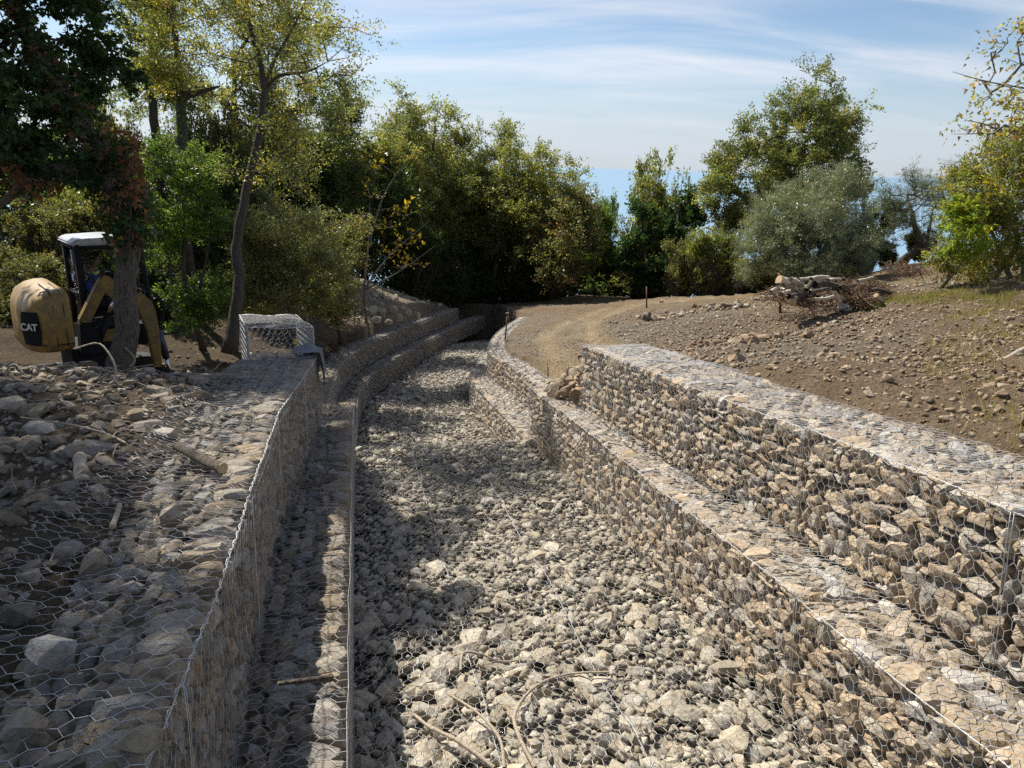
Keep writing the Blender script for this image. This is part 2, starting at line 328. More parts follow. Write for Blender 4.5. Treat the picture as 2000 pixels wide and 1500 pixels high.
def ground_v(s, t, fine=True):
    s = np.asarray(s, float); t = np.asarray(t, float); v = base_v(s, t)
    lf = np.clip((-1.0 - t) / 0.6, 0, 1) * (s < 40); rf = np.clip((t - 4.6) / 0.8, 0, 1)
    v = v + lf * (0.34 * fbm(s * 0.55, t * 0.55, 4)) * np.clip(1.4 - s / 30, 0.3, 1)
    v = v + rf * (0.22 * fbm(s * 0.7 + 40, t * 0.7 + 9, 5))
    v = v + 0.08 * np.exp(-((t + 1.55) / 0.4) ** 2) * (s < 9.5)
    if fine:
        ridge = fbm(s * 3.1 + 5, t * 3.1, 4); v = v + (lf * 0.08 + rf * 0.15) * ridge + rf * np.clip((15 - s) / 4, 0, 1) * (0.26 * np.maximum(0, fbm(s * 4.3, t * 4.3 + 3, 3)) + 0.16 * np.maximum(0, fbm(s * 9.5 + 7, t * 9.5, 2)))
        td = track_dist(s, t) if np.ndim(s) < 1 else np.concatenate([track_dist(a, b) for a, b in zip(np.array_split(s.ravel(), 40), np.array_split(t.ravel(), 40))]).reshape(s.shape)
        rut = np.exp(-((td - 0.62) / 0.20) ** 2) * (0.12 + 0.05 * fbm(s * 2, t * 2, 2)) ; v = v - rut * (s > 12)
    # the bank runs out level with the top of the upper left tier
    a = path_off(LUP, s, t); lim = VU1 - 0.06 + np.maximum(0, -a - 0.60) * 0.30; v = np.where((a < -0.55) & (a > -1.4) & (s < 10.4), np.minimum(v, lim), v)
    b = path_off(RUP, np.minimum(s, 10.6), t); lim = VU1 - 0.13 + np.maximum(0, b - 0.95) * 0.7; v = np.where((b > 0.5) & (b < 1.6) & (s < 10.62), np.minimum(v, lim), v)
    # cut the channel
    wn = (s < 12.2)
    a = path_off(LUP, s, t); b = path_off(RUP, np.minimum(s, 10.6), t)
    inn = (a > -0.62) & (b < 0.72) & wn & (s < 10.4)
    inn2 = (a > -0.5) & (path_off(RLO, s, t) < 0.75) & wn & (s >= 10.4)
    al = path_off(FLU, s, t); br = path_off(FRU, s, t)
    inf = (al > -0.55) & (br < 0.55) & (s >= 12.2) & (s < 40.5)
    v = np.where(inn, VF1 - 0.25, v); v = np.where(inn2, np.minimum(v, np.where((t > -0.1) & (t < 3.1), VF1 - 0.25, np.where(t < 0, VL1 - 0.1, VL1 - 0.2))), v)
    v = np.where(inf, VF2 - 0.2 - 0.12 * np.maximum(0, s - 33), v)
    return v
def gpoint(s, t):
    return P(s, t, ground_v(np.array([s]), np.array([t]))[0])

# ------------------------------------------------------------------ ground sheet
def axis(segs):
    out = []
    for a, b, h in segs: out.append(np.arange(a, b, h))
    return np.concatenate(out + [[segs[-1][1]]])
def ground_mat():
    m, nt, nodes, L, b = newmat('ground'); a = nodes.new('ShaderNodeAttribute'); a.attribute_name = 'Col'; geo = nodes.new('ShaderNodeNewGeometry')
    n1 = noise_node(nt, geo.outputs['Position'], 22, 8, 0.72); n2 = noise_node(nt, geo.outputs['Position'], 2.2, 5, 0.6); n3 = noise_node(nt, geo.outputs['Position'], 90, 3, 0.6)
    vo = nodes.new('ShaderNodeTexVoronoi'); vo.inputs['Scale'].default_value = 26; L(geo.outputs['Position'], vo.inputs['Vector'])
    r1 = ramp(nt, n1.outputs[0], [(0.3, (0.6, 0.58, 0.55)), (0.55, (1, 1, 1)), (0.75, (1.3, 1.28, 1.22))])
    r2 = ramp(nt, n2.outputs[0], [(0.3, (0.78, 0.74, 0.7)), (0.7, (1.12, 1.12, 1.12))])
    rv = ramp(nt, vo.outputs['Color'], [(0.2, (0.8, 0.78, 0.76)), (0.8, (1.2, 1.19, 1.16))])
    c = mixc(nt, 'MULTIPLY', 1, mixc(nt, 'MULTIPLY', 1, mixc(nt, 'MULTIPLY', 1, a.outputs['Color'], r1.outputs[0]), r2.outputs[0]), rv.outputs[0])
    L(c, b.inputs['Base Color']); b.inputs['Roughness'].default_value = 0.95; b.inputs['Specular IOR Level'].default_value = 0.2
    ad = nodes.new('ShaderNodeMath'); ad.operation = 'ADD'; L(n1.outputs[0], ad.inputs[0]); L(n3.outputs[0], ad.inputs[1])
    bump(nt, ad.outputs[0], 1.0, 0.09, b); return m
GROUND = ground_mat()
def zone_colors(s, t, v):
    n = fbm(s * 0.4 + 3, t * 0.4, 3); n2 = fbm(s * 1.3, t * 1.3 + 8, 3)
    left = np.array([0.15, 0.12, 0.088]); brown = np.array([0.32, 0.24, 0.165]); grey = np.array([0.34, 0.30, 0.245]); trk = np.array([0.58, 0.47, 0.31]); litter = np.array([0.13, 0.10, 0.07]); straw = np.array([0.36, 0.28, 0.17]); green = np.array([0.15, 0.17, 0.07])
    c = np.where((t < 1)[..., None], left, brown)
    def mixin(c, k, m): return c + (k - c) * np.clip(m, 0, 1)[..., None]
    c = mixin(c, grey, np.where(t > 1, (n * 3 + 0.35) * (s > 8), 0))
    c = mixin(c, np.array([0.33, 0.29, 0.235]), ((s > 12) & (t > 3) & (t < 8)) * (0.35 + n2 * 2.5))
    c = mixin(c, litter, np.clip((s - 10.6) / 1.2, 0, 1) * np.clip((-3.2 - t) / 0.8, 0, 1)); c = mixin(c, litter, np.clip((s - 15) / 3, 0, 1) * np.clip((-1.6 - t) / 1.5, 0, 1)); c = mixin(c, litter, (np.clip((s - 38) / 4, 0, 1)) * np.clip((9 - t) / 3, 0, 1))
    md = np.exp(-(((s - 31) / 4) ** 2 + ((t - 0.8) / 2.2) ** 2)); c = mixin(c, np.array([0.42, 0.36, 0.28]), md * 1.6)
    g = np.exp(-(((s - 19) / 4.5) ** 2 + ((t - 14.5) / 3.5) ** 2)); c = mixin(c, straw, g * 1.3 + n2); c = mixin(c, straw, np.clip((t - 10) / 4, 0, 1) * np.clip((s - 13) / 4, 0, 1) * 0.8); c = mixin(c, green, np.clip(g * 1.2 - 0.45 + n2 * 1.5, 0, 0.7))
    td = np.concatenate([track_dist(a, b) for a, b in zip(np.array_split(s.ravel(), 40), np.array_split(t.ravel(), 40))]).reshape(s.shape)
    c = mixin(c, trk, np.exp(-((td - 0.62) / 0.30) ** 2) * (0.95 + n2) * (s > 11)); c = mixin(c, trk * 0.85, np.exp(-(td / 1.3) ** 2) * 0.35 * (s > 11)); 
    return c
def build_ground():
    S = axis([(-6, 0, 0.5), (0, 11, 0.07), (11, 24, 0.16), (24, 42, 0.4), (42, 60, 1.2), (60, 130, 5)])
    T = axis([(-45, -14, 1.6), (-14, -8, 0.4), (-8, -1.9, 0.12), (-1.9, -0.8, 0.08), (-0.8, 3.2, 0.25), (3.2, 5.2, 0.09), (5.2, 10, 0.07), (10, 13, 0.11), (13, 22, 0.3), (22, 60, 2.0)])
    s, t = np.meshgrid(S, T, indexing='ij'); v = ground_v(s, t); p = P(s, t, v)
    c = zone_colors(s, t, v); ns, ntt = s.shape; i = np.arange(ns * ntt).reshape(ns, ntt)
    F = np.stack([i[:-1, :-1], i[:-1, 1:], i[1:, 1:], i[1:, :-1]], -1).reshape(-1, 4)
    o = link('ground', mesh_np('ground', p.reshape(-1, 3), F, GROUND, c.reshape(-1, 3), True))
    return tag(o, 'stony earth hillside falling away beside the channel', 'ground', kind='structure')
ground = build_ground()
def sea():
    m, nt, nodes, L, b = newmat('sea'); b.inputs['Base Color'].default_value = (0.20, 0.34, 0.47, 1); b.inputs['Roughness'].default_value = 0.30; b.inputs['IOR'].default_value = 1.33
    geo = nodes.new('ShaderNodeNewGeometry'); n = noise_node(nt, geo.outputs['Position'], 0.05, 6, 0.7); bump(nt, n.outputs[0], 0.08, 1.0, b)
    R = 90000; Vt = [(-R, -2000, -210), (R, -2000, -210), (R, R, -210), (-R, R, -210)]
    tag(link('sea', mesh_np('sea', np.array(Vt), np.array([[0, 1, 2, 3]]), m)), 'calm blue sea reaching to the horizon', 'sea', kind='structure')
sea()
# ------------------------------------------------------------------ gabions
TPLS = [hull_template(rng, 2.6, 9) for i in range(16)]      # low-poly gravel
def gravel_mesh(name, pos, rot, half, col, mat=None): return stones_mesh(name, pos, rot, half, col, mat, TPLS)
def hexnet(La, Lb, w=0.083, e=0.046, h=0.033, jit=0.010):
    """double-twist netting over a La x Lb rectangle: (p0, p1, twisted?) in local (x, y)"""
    pitch = e + h; nr = int(Lb / pitch) + 2; nc = int(La / w) + 2
    r, k = np.meshgrid(np.arange(nr), np.arange(nc), indexing='ij'); x = (k + 0.5 * (r % 2)) * w; y = r * pitch
    j = lambda a, b: np.stack([a + jit * 2.4 * fbm(a * 9 + 1, b * 9, 2) * 2, b + jit * 2.4 * fbm(a * 9 + 50, b * 9 + 7, 2) * 2], -1).reshape(-1, 2)
    p0 = [j(x, y), j(x, y + e), j(x, y + e)]; p1 = [j(x, y + e), j(x + w / 2, y + pitch), j(x - w / 2, y + pitch)]
    tw = np.r_[np.ones(r.size), np.zeros(2 * r.size)]
    p0 = np.concatenate(p0); p1 = np.concatenate(p1)
    ok = (p0[:, 0] > -0.01) & (p0[:, 0] < La) & (p1[:, 0] > -0.01) & (p1[:, 0] < La) & (p0[:, 1] < Lb) & (p1[:, 1] < Lb)
    return p0[ok], p1[ok], tw[ok]
class Path:
    def __init__(s, pts):
        s.p = np.asarray(pts, float); d = np.linalg.norm(np.diff(s.p, axis=0), axis=1); s.a = np.r_[0, np.cumsum(d)] ; s.len = s.a[-1]
    def at_s(s, ss): return float(np.interp(ss, s.p[:, 0], s.a))
    def st(s, a, b, sgn):
        a = np.asarray(a, float); x = np.interp(a, s.a, s.p[:, 0]); y = np.interp(a, s.a, s.p[:, 1])
        x2 = np.interp(a + 0.3, s.a, s.p[:, 0]) - np.interp(a - 0.3, s.a, s.p[:, 0]); y2 = np.interp(a + 0.3, s.a, s.p[:, 1]) - np.interp(a - 0.3, s.a, s.p[:, 1])
        l = np.hypot(x2, y2); dx, dy = x2 / l, y2 / l
        return x - sgn * dy * b, y + sgn * dx * b, dx, dy
    def Q(s, a, b, c, sgn):
        x, y, _, _ = s.st(a, b, sgn); return P(x, y, c)
    def frame(s, a, sgn):
        _, _, dx, dy = s.st(a, 0, sgn); al = dx[:, None] * D + dy[:, None] * N; ou = sgn * (-dy[:, None] * D + dx[:, None] * N)
        up = np.broadcast_to(V, al.shape); return np.stack([al, ou, up], -1)      # columns along, outward, up
def rope(pts, r=0.004, lace=True, seed=0):
    V1, F1 = sweep(pts, r, 5, seed); F1 = list(F1); Vs = [V1]; n = len(V1)
    if lace:
        pts = np.asarray(pts); L = np.r_[0, np.cumsum(np.linalg.norm(np.diff(pts, axis=0), axis=1))]; m = max(8, int(L[-1] / 0.022))
        u = np.linspace(0, L[-1], m); q = np.stack([np.interp(u, L, pts[:, i]) for i in range(3)], 1); tan = unit(np.gradient(q, axis=0))
        a = unit(np.cross(tan, [0.31, 0.2, 0.93])); b = np.cross(tan, a); ph = u / 0.11 * 2 * math.pi
        q = q + (a * np.cos(ph)[:, None] + b * np.sin(ph)[:, None]) * 0.009
        V2, F2 = sweep(q, 0.0022, 3, seed); Vs.append(V2); F1 += [f + n for f in F2]
    return np.concatenate(Vs), F1
def merge(parts):
    Vs, Fs, n = [], [], 0
    for v, f in parts:
        Vs.append(v); n0 = n; n += len(v); Fs += [x + n0 for x in (f if isinstance(f, list) else [f])]
    q = [x for x in Fs if x.shape[1] == 4]; t3 = [x for x in Fs if x.shape[1] == 3]
    return np.concatenate(Vs), ([np.concatenate(q)] if q else []) + ([np.concatenate(t3)] if t3 else [])
def boxgrid(path, sgn, a0, a1, b0, b1, c0, c1):
    n = max(2, int((a1 - a0) / 0.5) + 1); a = np.linspace(a0, a1, n)
    rows = [path.Q(a, b, c, sgn) for b, c in ((b0, c0), (b1, c0), (b1, c1), (b0, c1))]; Vt = np.stack(rows, 1).reshape(-1, 3)
    i = np.arange(n - 1) * 4; F = [np.stack([i + k, i + (k + 1) % 4, i + 4 + (k + 1) % 4, i + 4 + k], 1) for k in range(4)]
    F.append(np.array([[0, 3, 2, 1], [4 * n - 4, 4 * n - 3, 4 * n - 2, 4 * n - 1]])); return Vt, np.concatenate(F)
def gabion(name, label, cat, group, path, sgn, a0, a1, vb, vt, topw, pal, depth=1.0, size=1.0, limit=300, cell=1.0, wr=1.0, top_extra=0.0, ends=True, dirt=0.0, wrf=1.0, rope_r=1.0):
    root = thing(name, path.Q(np.array([(a0 + a1) / 2]), np.array([depth / 2]), vb, sgn)[0], label, cat, group); o0 = off(root)
    Vt, F = boxgrid(path, sgn, a0 + 0.02, a1 - 0.02, 0.09, depth + 0.1, vb - 0.05, vt - 0.075)
    link('rubble_fill', mesh_np('rubble_fill', Vt - o0, F, CORE), root)
    st = Stones(); c = vb - 0.02
    # face courses
    while c < vt - 0.03:
        h = min(rng.uniform(0.055, 0.13) * size, max(0.06, vt - c)); a = a0 + 0.018
        A, W, H, C = [], [], [], []
        while a < a1 - 0.03:
            w = min((0.07 + 0.21 * rng.random() ** 1.4) * size, max(0.05, a1 - 0.02 - a)); hh = h * rng.uniform(0.8, 1.3)
            if w > 0.2 * size and rng.random() < 0.25: hh *= 1.35
            A.append(a + w / 2); W.append(w); H.append(hh); C.append(c + hh / 2 + rng.uniform(-0.012, 0.02)); a += w * rng.uniform(0.88, 1.0)
        c += h * 0.92
        A, W, H, C = map(np.array, (A, W, H, C)); n = len(A); dp = rng.uniform(0.09, 0.16, n) * size
        b = dp * 0.98 + rng.uniform(0.0, 0.028, n)
        C = np.minimum(C, vt - H * 0.42)
        st.add(path.Q(A, b, C, sgn), rotm(path.frame(A, sgn), np.tile([0.07, 0.1, 0.08], (n, 1))), np.stack([W * 0.55, dp, H * 0.60], 1), pick(pal, n))
    # top
    bb = 0.06
    while bb < topw:
        wb = rng.uniform(0.07, 0.16) * size; a = a0 + 0.03; A, W, B, WB = [], [], [], []
        while a < a1 - 0.04:
            w = min((0.07 + 0.18 * rng.random() ** 1.5) * size, max(0.05, a1 - 0.02 - a)); A.append(a + w / 2); W.append(w); B.append(bb + wb / 2 + rng.uniform(-0.02, 0.02)); WB.append(wb * rng.uniform(0.85, 1.25)); a += w * rng.uniform(0.9, 1.0)
        bb += wb * 0.92; A, W, B, WB = map(np.array, (A, W, B, WB)); n = len(A); hz = rng.uniform(0.04, 0.085, n) * size
        C = vt - hz * rng.uniform(0.95, 1.5, n) - 0.012
        st.add(path.Q(A, B, C, sgn), rotm(path.frame(A, sgn), np.tile([0.22, 0.22, 0.45], (n, 1))), np.stack([W * 0.53, WB * 0.54, hz], 1), pick(pal, n) * np.array([0.93, 0.97, 1.03]))
    st.build(root, limit)
    # netting
    parts = []; La = a1 - a0
    p0, p1, tw = hexnet(La, vt - vb, 0.083 * cell, 0.046 * cell, 0.033 * cell)
    def onface(p):
        bul = -0.006 - 0.025 * np.maximum(0, fbm(p[:, 0] * 2.2 + a0, p[:, 1] * 2.2, 3)) ; return path.Q(a0 + p[:, 0], bul, vt - p[:, 1], sgn)
    parts.append(tubes(onface(p0), onface(p1), np.where(tw > 0, 0.0027, 0.0018) * wr * wrf))
    Lb = topw + top_extra; p0, p1, tw = hexnet(La, Lb, 0.083 * cell, 0.046 * cell, 0.033 * cell)
    if top_extra:
        lim = topw + 0.1 + top_extra * (0.5 + 1.6 * fbm((p0[:, 0] + a0) * 1.1, p0[:, 1] * 0 + 3, 3)); k = p0[:, 1] < lim; p0, p1, tw = p0[k], p1[k], tw[k]
    def ontop(p):
        a = a0 + p[:, 0]; z = vt + 0.012 + 0.07 * fbm(a * 2.6, p[:, 1] * 2.6 + 9, 3)
        if top_extra:
            x, y, _, _ = path.st(a, p[:, 1], sgn); far = np.clip((p[:, 1] - 0.5) / 0.4, 0, 1); z = np.maximum(z, z * (1 - far) + far * (ground_v(x, y, False) + 0.04 + 0.10 * fbm(a * 3, p[:, 1] * 3, 3)))
        return path.Q(a, p[:, 1], z, sgn)
    parts.append(tubes(ontop(p0), ontop(p1), np.where(tw > 0, 0.0027, 0.0018) * wr))
    if ends:
        e0, e1, tw = hexnet(depth, vt - vb, 0.083 * cell, 0.046 * cell, 0.033 * cell)
        for ae in ((a1 + 0.004,) if ends == 'far' else ()):
            parts.append(tubes(path.Q(np.full(len(e0), ae), e0[:, 0], vt - e0[:, 1], sgn), path.Q(np.full(len(e1), ae), e1[:, 0], vt - e1[:, 1], sgn), 0.002 * wr))
    Vt, F = merge(parts); link('wire_mesh', mesh_np('wire_mesh', Vt - o0, F, WIRE), root)
    n = max(6, int(La / 0.12)); a = np.linspace(a0, a1, n); jit = fbm(a * 3, a * 0 + 2, 3)
    V1, F1 = rope(path.Q(a, -0.006 + 0.03 * jit, vt + 0.012 + 0.03 * fbm(a * 3, a * 0 + 8, 3), sgn), 0.0026 * wr * rope_r, cell < 1.1 and rope_r > 0.7); link('edge_wire', mesh_np('edge_wire', V1 - o0, F1, WIRE, smooth=True), root)
    if ends:
        for ae in (a0 + 0.012, a1 - 0.012):
            cc = np.linspace(vb, vt, 9); V1, F1 = rope(path.Q(np.full(9, ae), -0.012 + 0.02 * fbm(cc * 3, cc * 0 + ae, 2), cc, sgn), 0.0018 * wr, False); link('edge_wire', mesh_np('edge_wire', V1 - o0, F1, WIRE), root)
    return root
pRU, pRL, pLU, pLL = Path(RUP), Path(RLO), Path(LUP), Path(LLO)
ORD = ['first', 'second', 'third', 'fourth', 'fifth', 'sixth', 'seventh']
def row(path, sgn, cuts, vb, vt, topw, pal, what, group, **kw):
    for i in range(len(cuts) - 1):
        dz = rng.uniform(-0.02, 0.02); a0, a1 = path.at_s(cuts[i]), path.at_s(cuts[i + 1])
        o = 'farthest' if i == len(cuts) - 2 else ('nearest' if i == 0 else '')
        lab = f'stone-filled wire basket, {ORD[len(cuts) - 2 - i]} from the far end of the {what}'
        gabion('gabion_basket', lab, 'gabion', group, path, sgn, a0, a1, vb, vt + dz, topw, pal, ends='far' if i == len(cuts) - 2 else True, **kw)
RBT = TAN; 
row(pRU, 1, [1.3, 3.3, 5.32, 7.22, 8.95, 10.64], VL1, VU1, 1.05, RBT, 'sunlit upper right tier', 'baskets of the upper right tier', wr=1.25, wrf=0.8)
row(pRL, 1, [0.3, 2.3, 4.33, 6.41, 8.53, 10.6, 12.56], VF1, VL1, 0.80, RBT, 'lower right tier beside the bed', 'baskets of the lower right tier', wr=1.25, wrf=0.8)
LEFTP = np.concatenate([TAN * 0.68, GREY])  # tan of the right tiers dimmed; left-side shade is put into the colour
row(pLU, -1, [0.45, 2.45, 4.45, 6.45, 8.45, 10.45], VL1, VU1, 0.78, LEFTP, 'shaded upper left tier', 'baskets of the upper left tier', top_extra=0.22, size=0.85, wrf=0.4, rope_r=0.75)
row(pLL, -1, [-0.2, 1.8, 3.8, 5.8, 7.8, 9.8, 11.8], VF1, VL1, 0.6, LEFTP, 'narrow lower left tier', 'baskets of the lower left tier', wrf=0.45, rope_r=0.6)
fw = dict(cell=1.7, wr=1.3, ends=False, size=1.0, depth=0.9)
for pts, sgn, vb, vt, tw, pal, lab, d_ in (
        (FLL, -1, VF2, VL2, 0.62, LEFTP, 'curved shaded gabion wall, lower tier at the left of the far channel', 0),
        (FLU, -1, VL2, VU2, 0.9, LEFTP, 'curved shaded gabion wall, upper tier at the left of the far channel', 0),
        (FRL, 1, VF2, VL2, 0.9, TAN, 'gabion wall, lower tier at the right of the far channel', 0),
        (FRU, 1, VL2, VU2, 1.0, TAN, 'gabion wall, upper tier at the right of the far channel below the track', 0)):
    pp = Path(pts); gabion('gabion_wall', lab, 'gabion wall', 'far gabion walls', pp, sgn, 0.0, pp.len, vb, vt, tw, pal, limit=280, **fw)

# ------------------------------------------------------------------ channel beds
def scatter(n, s0, s1, t0, t1, lens=None):
    s = rng.uniform(s0, s1, n) if lens is None else s0 + (s1 - s0) * rng.random(n) ** lens
    return s, rng.uniform(t0, t1, n)
UPF = np.stack([D, N, V], -1)
def flat_frames(n, tilt):
    th = rng.uniform(0, 2 * math.pi, n); c, s_ = np.cos(th), np.sin(th); Rz = np.zeros((n, 3, 3)); Rz[:, 0, 0] = c; Rz[:, 0, 1] = -s_; Rz[:, 1, 0] = s_; Rz[:, 1, 1] = c; Rz[:, 2, 2] = 1
    return rotm(UPF[None] @ Rz, np.full((n, 1), tilt))
def bed(name, label, tl, tr, s0, s1, vfun, cells, limit, thick, wire, sizes):
    S = np.linspace(s0, s1, max(3, int((s1 - s0) / 0.4))); Vt = []
    for s in S:
        a, b, v = tl(s) - 0.1, tr(s) + 0.1, vfun(s) - 0.06; Vt += [P(s, a, v), P(s, b, v), P(s, b, v - thick), P(s, a, v - thick)]
    n = len(S); i = np.arange(n - 1) * 4; F = [np.stack([i + k, i + (k + 1) % 4, i + 4 + (k + 1) % 4, i + 4 + k], 1) for k in range(4)] + [np.array([[0, 3, 2, 1], [4 * n - 4, 4 * n - 3, 4 * n - 2, 4 * n - 1]])]
    o = link(name, mesh_np(name, np.array(Vt), np.concatenate(F), BEDM)); tag(o, label, 'channel bed', kind='structure')
    st = Stones()
    for dens, lo, hi, zoff in sizes:
        n = int((s1 - s0) * 3.1 * dens); s = rng.uniform(s0, s1, n); f = rng.random(n); t = np.array([tl(x) for x in s]) * (1 - f) + np.array([tr(x) for x in s]) * f
        r = lo * (hi / lo) ** (rng.random(n) ** 1.6); hf = np.stack([r * rng.uniform(0.85, 1.5, n), r * rng.uniform(0.7, 1.05, n), r * rng.uniform(0.4, 0.8, n)], 1)
        v = np.array([vfun(x) for x in s]) + zoff * hf[:, 2] + rng.uniform(-0.02, 0.015, n)
        st.add(P(s, t, v), flat_frames(n, 0.25), hf, pick(PALE, n, 0.12))
    st.build(o, limit)
    if wire:
        L = s1 - s0; Wd = tr(s0) - tl(s0); p0, p1, tw = hexnet(Wd, L, 0.083 * wire, 0.046 * wire, 0.033 * wire, 0.012)
        f = lambda p: P(s0 + p[:, 1], np.array([tl(x) for x in (s0 + p[:, 1])]) + p[:, 0], np.array([vfun(x) for x in (s0 + p[:, 1])]) + 0.075 + 0.12 * fbm(p[:, 0] * 2.1, p[:, 1] * 2.1, 3))
        Vt, F = tubes(f(p0), f(p1), np.where(tw > 0, 0.0025, 0.0017) * (1 if wire < 1.1 else 1.3))
        parts = [(Vt, F)]
        for k in (0.31, 0.62):                       # lacing seams between the mattress panels
            y = np.arange(0, L, 0.05); q = f(np.stack([np.full(len(y), Wd * k) + 0.05 * fbm(y * 2, y * 0 + k, 2), y], 1)); parts.append((rope(q, 0.002, True)))
        Vt, F = merge(parts); link('wire_mesh', mesh_np('wire_mesh', Vt, F, WIRE), o)
    return o
bed('channel_bed', 'pale broken stone under wire netting along the near channel bed', lambda s: -0.13, lambda s: 3.05, 0.6, 12.45, lambda s: VF1 + 0.02 * math.sin(s * 2.1), None, 300, 0.95, 1.0,
    [(120, 0.026, 0.05, 0.0), (95, 0.04, 0.085, 0.15), (6, 0.075, 0.13, 0.25)])
bed('channel_bed', 'stony bed of the lower channel curving away to the wood', lambda s: float(np.interp(s, FLL[:, 0], FLL[:, 1])), lambda s: float(np.interp(s, FRL[:, 0], FRL[:, 1])) if s < 33 else float(np.interp(s, FLL[:, 0], FLL[:, 1])) + 2.6, 12.3, 38.5, lambda s: VF2 - 0.10 * max(0, s - 33), None, 250, 0.3, 2.0,
    [(75, 0.035, 0.075, 0.2), (7, 0.07, 0.12, 0.4)])
# ------------------------------------------------------------------ rubble, clods, weeds on the ground
def in_view(p, m=1.25):
    q = p - CAM; z = q @ cF; return (z > 0.3) & (np.abs(q @ cR) < z * 0.70 * m + 0.3) & (np.abs(q @ cU) < z * 0.525 * m + 0.3)
def strew(st, dens, s0, s1, t0, t1, lo, hi, pal, zoff=0.25, mask=None, flat=(0.45, 0.85), tilt=0.3, grav=None, pw=1.7):
    n = int((s1 - s0) * (t1 - t0) * dens); s = rng.uniform(s0, s1, n); t = rng.uniform(t0, t1, n)
    if mask is not None: k = rng.random(n) < mask(s, t); s, t = s[k], t[k]
    k = in_view(P(s, t, base_v(s, t))); s, t = s[k], t[k]; n = len(s)
    r = lo * (hi / lo) ** (rng.random(n) ** pw); hf = np.stack([r * rng.uniform(0.9, 1.6, n), r * rng.uniform(0.7, 1.1, n), r * rng.uniform(*flat, n)], 1)
    p = P(s, t, ground_v(s, t) + hf[:, 2] * zoff); c = pick(pal, n, 0.14); rt = flat_frames(n, tilt)
    if grav is not None:
        for x, y in zip(grav, (p, rt, hf, c)): x.append(y)
    else: st.add(p, rt, hf, c)
leftm = lambda s, t: np.clip((-t - 1.25 + 0.5 * fbm(s * 1.2, t * 1.2, 3)) / 0.25, 0.06, 1) * (path_off(LUP, s, t) < -0.35)
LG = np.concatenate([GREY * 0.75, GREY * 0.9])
st = Stones(); grav = ([], [], [], [])
strew(st, 85, 0.6, 11.5, -9, -1.0, 0.02, 0.065, LG, mask=leftm)
strew(st, 4, 0.6, 11.5, -9, -1.1, 0.06, 0.12, LG, mask=leftm, pw=2.4)
strew(st, 260, 0.6, 6, -4.5, -1.0, 0.010, 0.032, LG, mask=leftm, grav=grav); strew(st, 140, 6, 12, -9, -1.1, 0.014, 0.035, LG, mask=leftm, grav=grav)
# earth and stones beyond the left wall, on the mound and beside the far walls
strew(st, 10, 11, 24, -5, -0.7, 0.02, 0.09, LG, mask=lambda s, t: (path_off(FLU, s, t) < -0.6) * 0.9, pw=2.2)
strew(st, 12, 26, 38, -2.5, 4.5, 0.04, 0.16, PALE, mask=lambda s, t: (path_off(FLU, s, t) < -0.8) * 0.9, pw=2.4)
st.build(ground, 300, 'stone', 'small_stones')
tag(link('gravel', gravel_mesh('gravel', *map(np.concatenate, grav)), ground), kind='stuff')
st = Stones(); grav = ([], [], [], [])
rightm = lambda s, t: (path_off(RUP, np.minimum(s, 10.6), t) > 1.0) * np.clip(0.6 + 2.2 * fbm(s * 0.8 + 3, t * 0.8, 3), 0.3, 1) * (track_dist(s, t) > 1.1)
CL = np.concatenate([SOILC, SOILC, [[0.34, 0.29, 0.22]]])
strew(st, 150, 1.5, 12.5, 4.4, 10.5, 0.014, 0.05, CL, mask=rightm, flat=(0.6, 0.95)); strew(st, 1.0, 1.5, 13, 4.5, 12, 0.04, 0.10, np.concatenate([SOILC, PALE * 0.8]), mask=rightm)
heap = gst(1430, 672); strew(st, 130, heap[0] - 1.2, heap[0] + 1.2, heap[1] - 1.6, heap[1] + 1.6, 0.03, 0.13, SOILC, zoff=0.8, mask=lambda s, t: np.exp(-(((s - heap[0]) / 0.6) ** 2 + ((t - heap[1]) / 0.7) ** 2)))
hp2 = gst(1100, 722, 8); strew(st, 170, hp2[0] - 2.2, hp2[0] + 2.2, hp2[1] - 1.4, hp2[1] + 1.4, 0.03, 0.12, np.concatenate([SOILC, TAN * 0.8]), zoff=0.6, mask=lambda s, t: np.exp(-(((s - hp2[0]) / 1.3) ** 2 + ((t - hp2[1]) / 0.6) ** 2)))
strew(st, 9, 12, 22, 4.6, 13, 0.02, 0.07, np.concatenate([GREY * 1.1, SOILC, PALE * 0.8]), mask=lambda s, t: (path_off(FRU, s, t) > 0.9) * (track_dist(s, t) > 1.0), pw=2.4)
for px, py in ((1300, 622), (1345, 612), (1395, 604), (1440, 597), (1490, 588)):
    h_ = gst(px, py); strew(st, 45, h_[0] - 1.2, h_[0] + 1.2, h_[1] - 0.9, h_[1] + 0.9, 0.03, 0.14, np.concatenate([SOILC, GREY * 0.9, PALE[:1] * 0.8]), zoff=0.7, mask=lambda s, t: np.exp(-(((s - h_[0]) / 0.8) ** 2 + ((t - h_[1]) / 0.5) ** 2)))
strew(st, 150, 1.5, 9, 4.3, 9, 0.010, 0.030, CL, mask=rightm, grav=grav, flat=(0.6, 0.9)); strew(st, 60, 7, 15, 4.6, 13, 0.014, 0.032, CL, mask=rightm, grav=grav)
strew(st, 110, 11, 20, 4.3, 9, 0.014, 0.034, np.concatenate([GREY, GREY, PALE * 0.75]), mask=lambda s, t: (path_off(FRU, s, t) > 0.7) * (0.25 + 0.75 * (np.abs(track_dist(s, t) - 0.62) > 0.35)), grav=grav)
strew(st, 40, 12, 24, 4.6, 14, 0.018, 0.04, np.concatenate([GREY, SOILC, PALE * 0.7]), mask=lambda s, t: (path_off(FRU, s, t) > 0.9) * (track_dist(s, t) > 1.0) * 0.8, grav=grav)
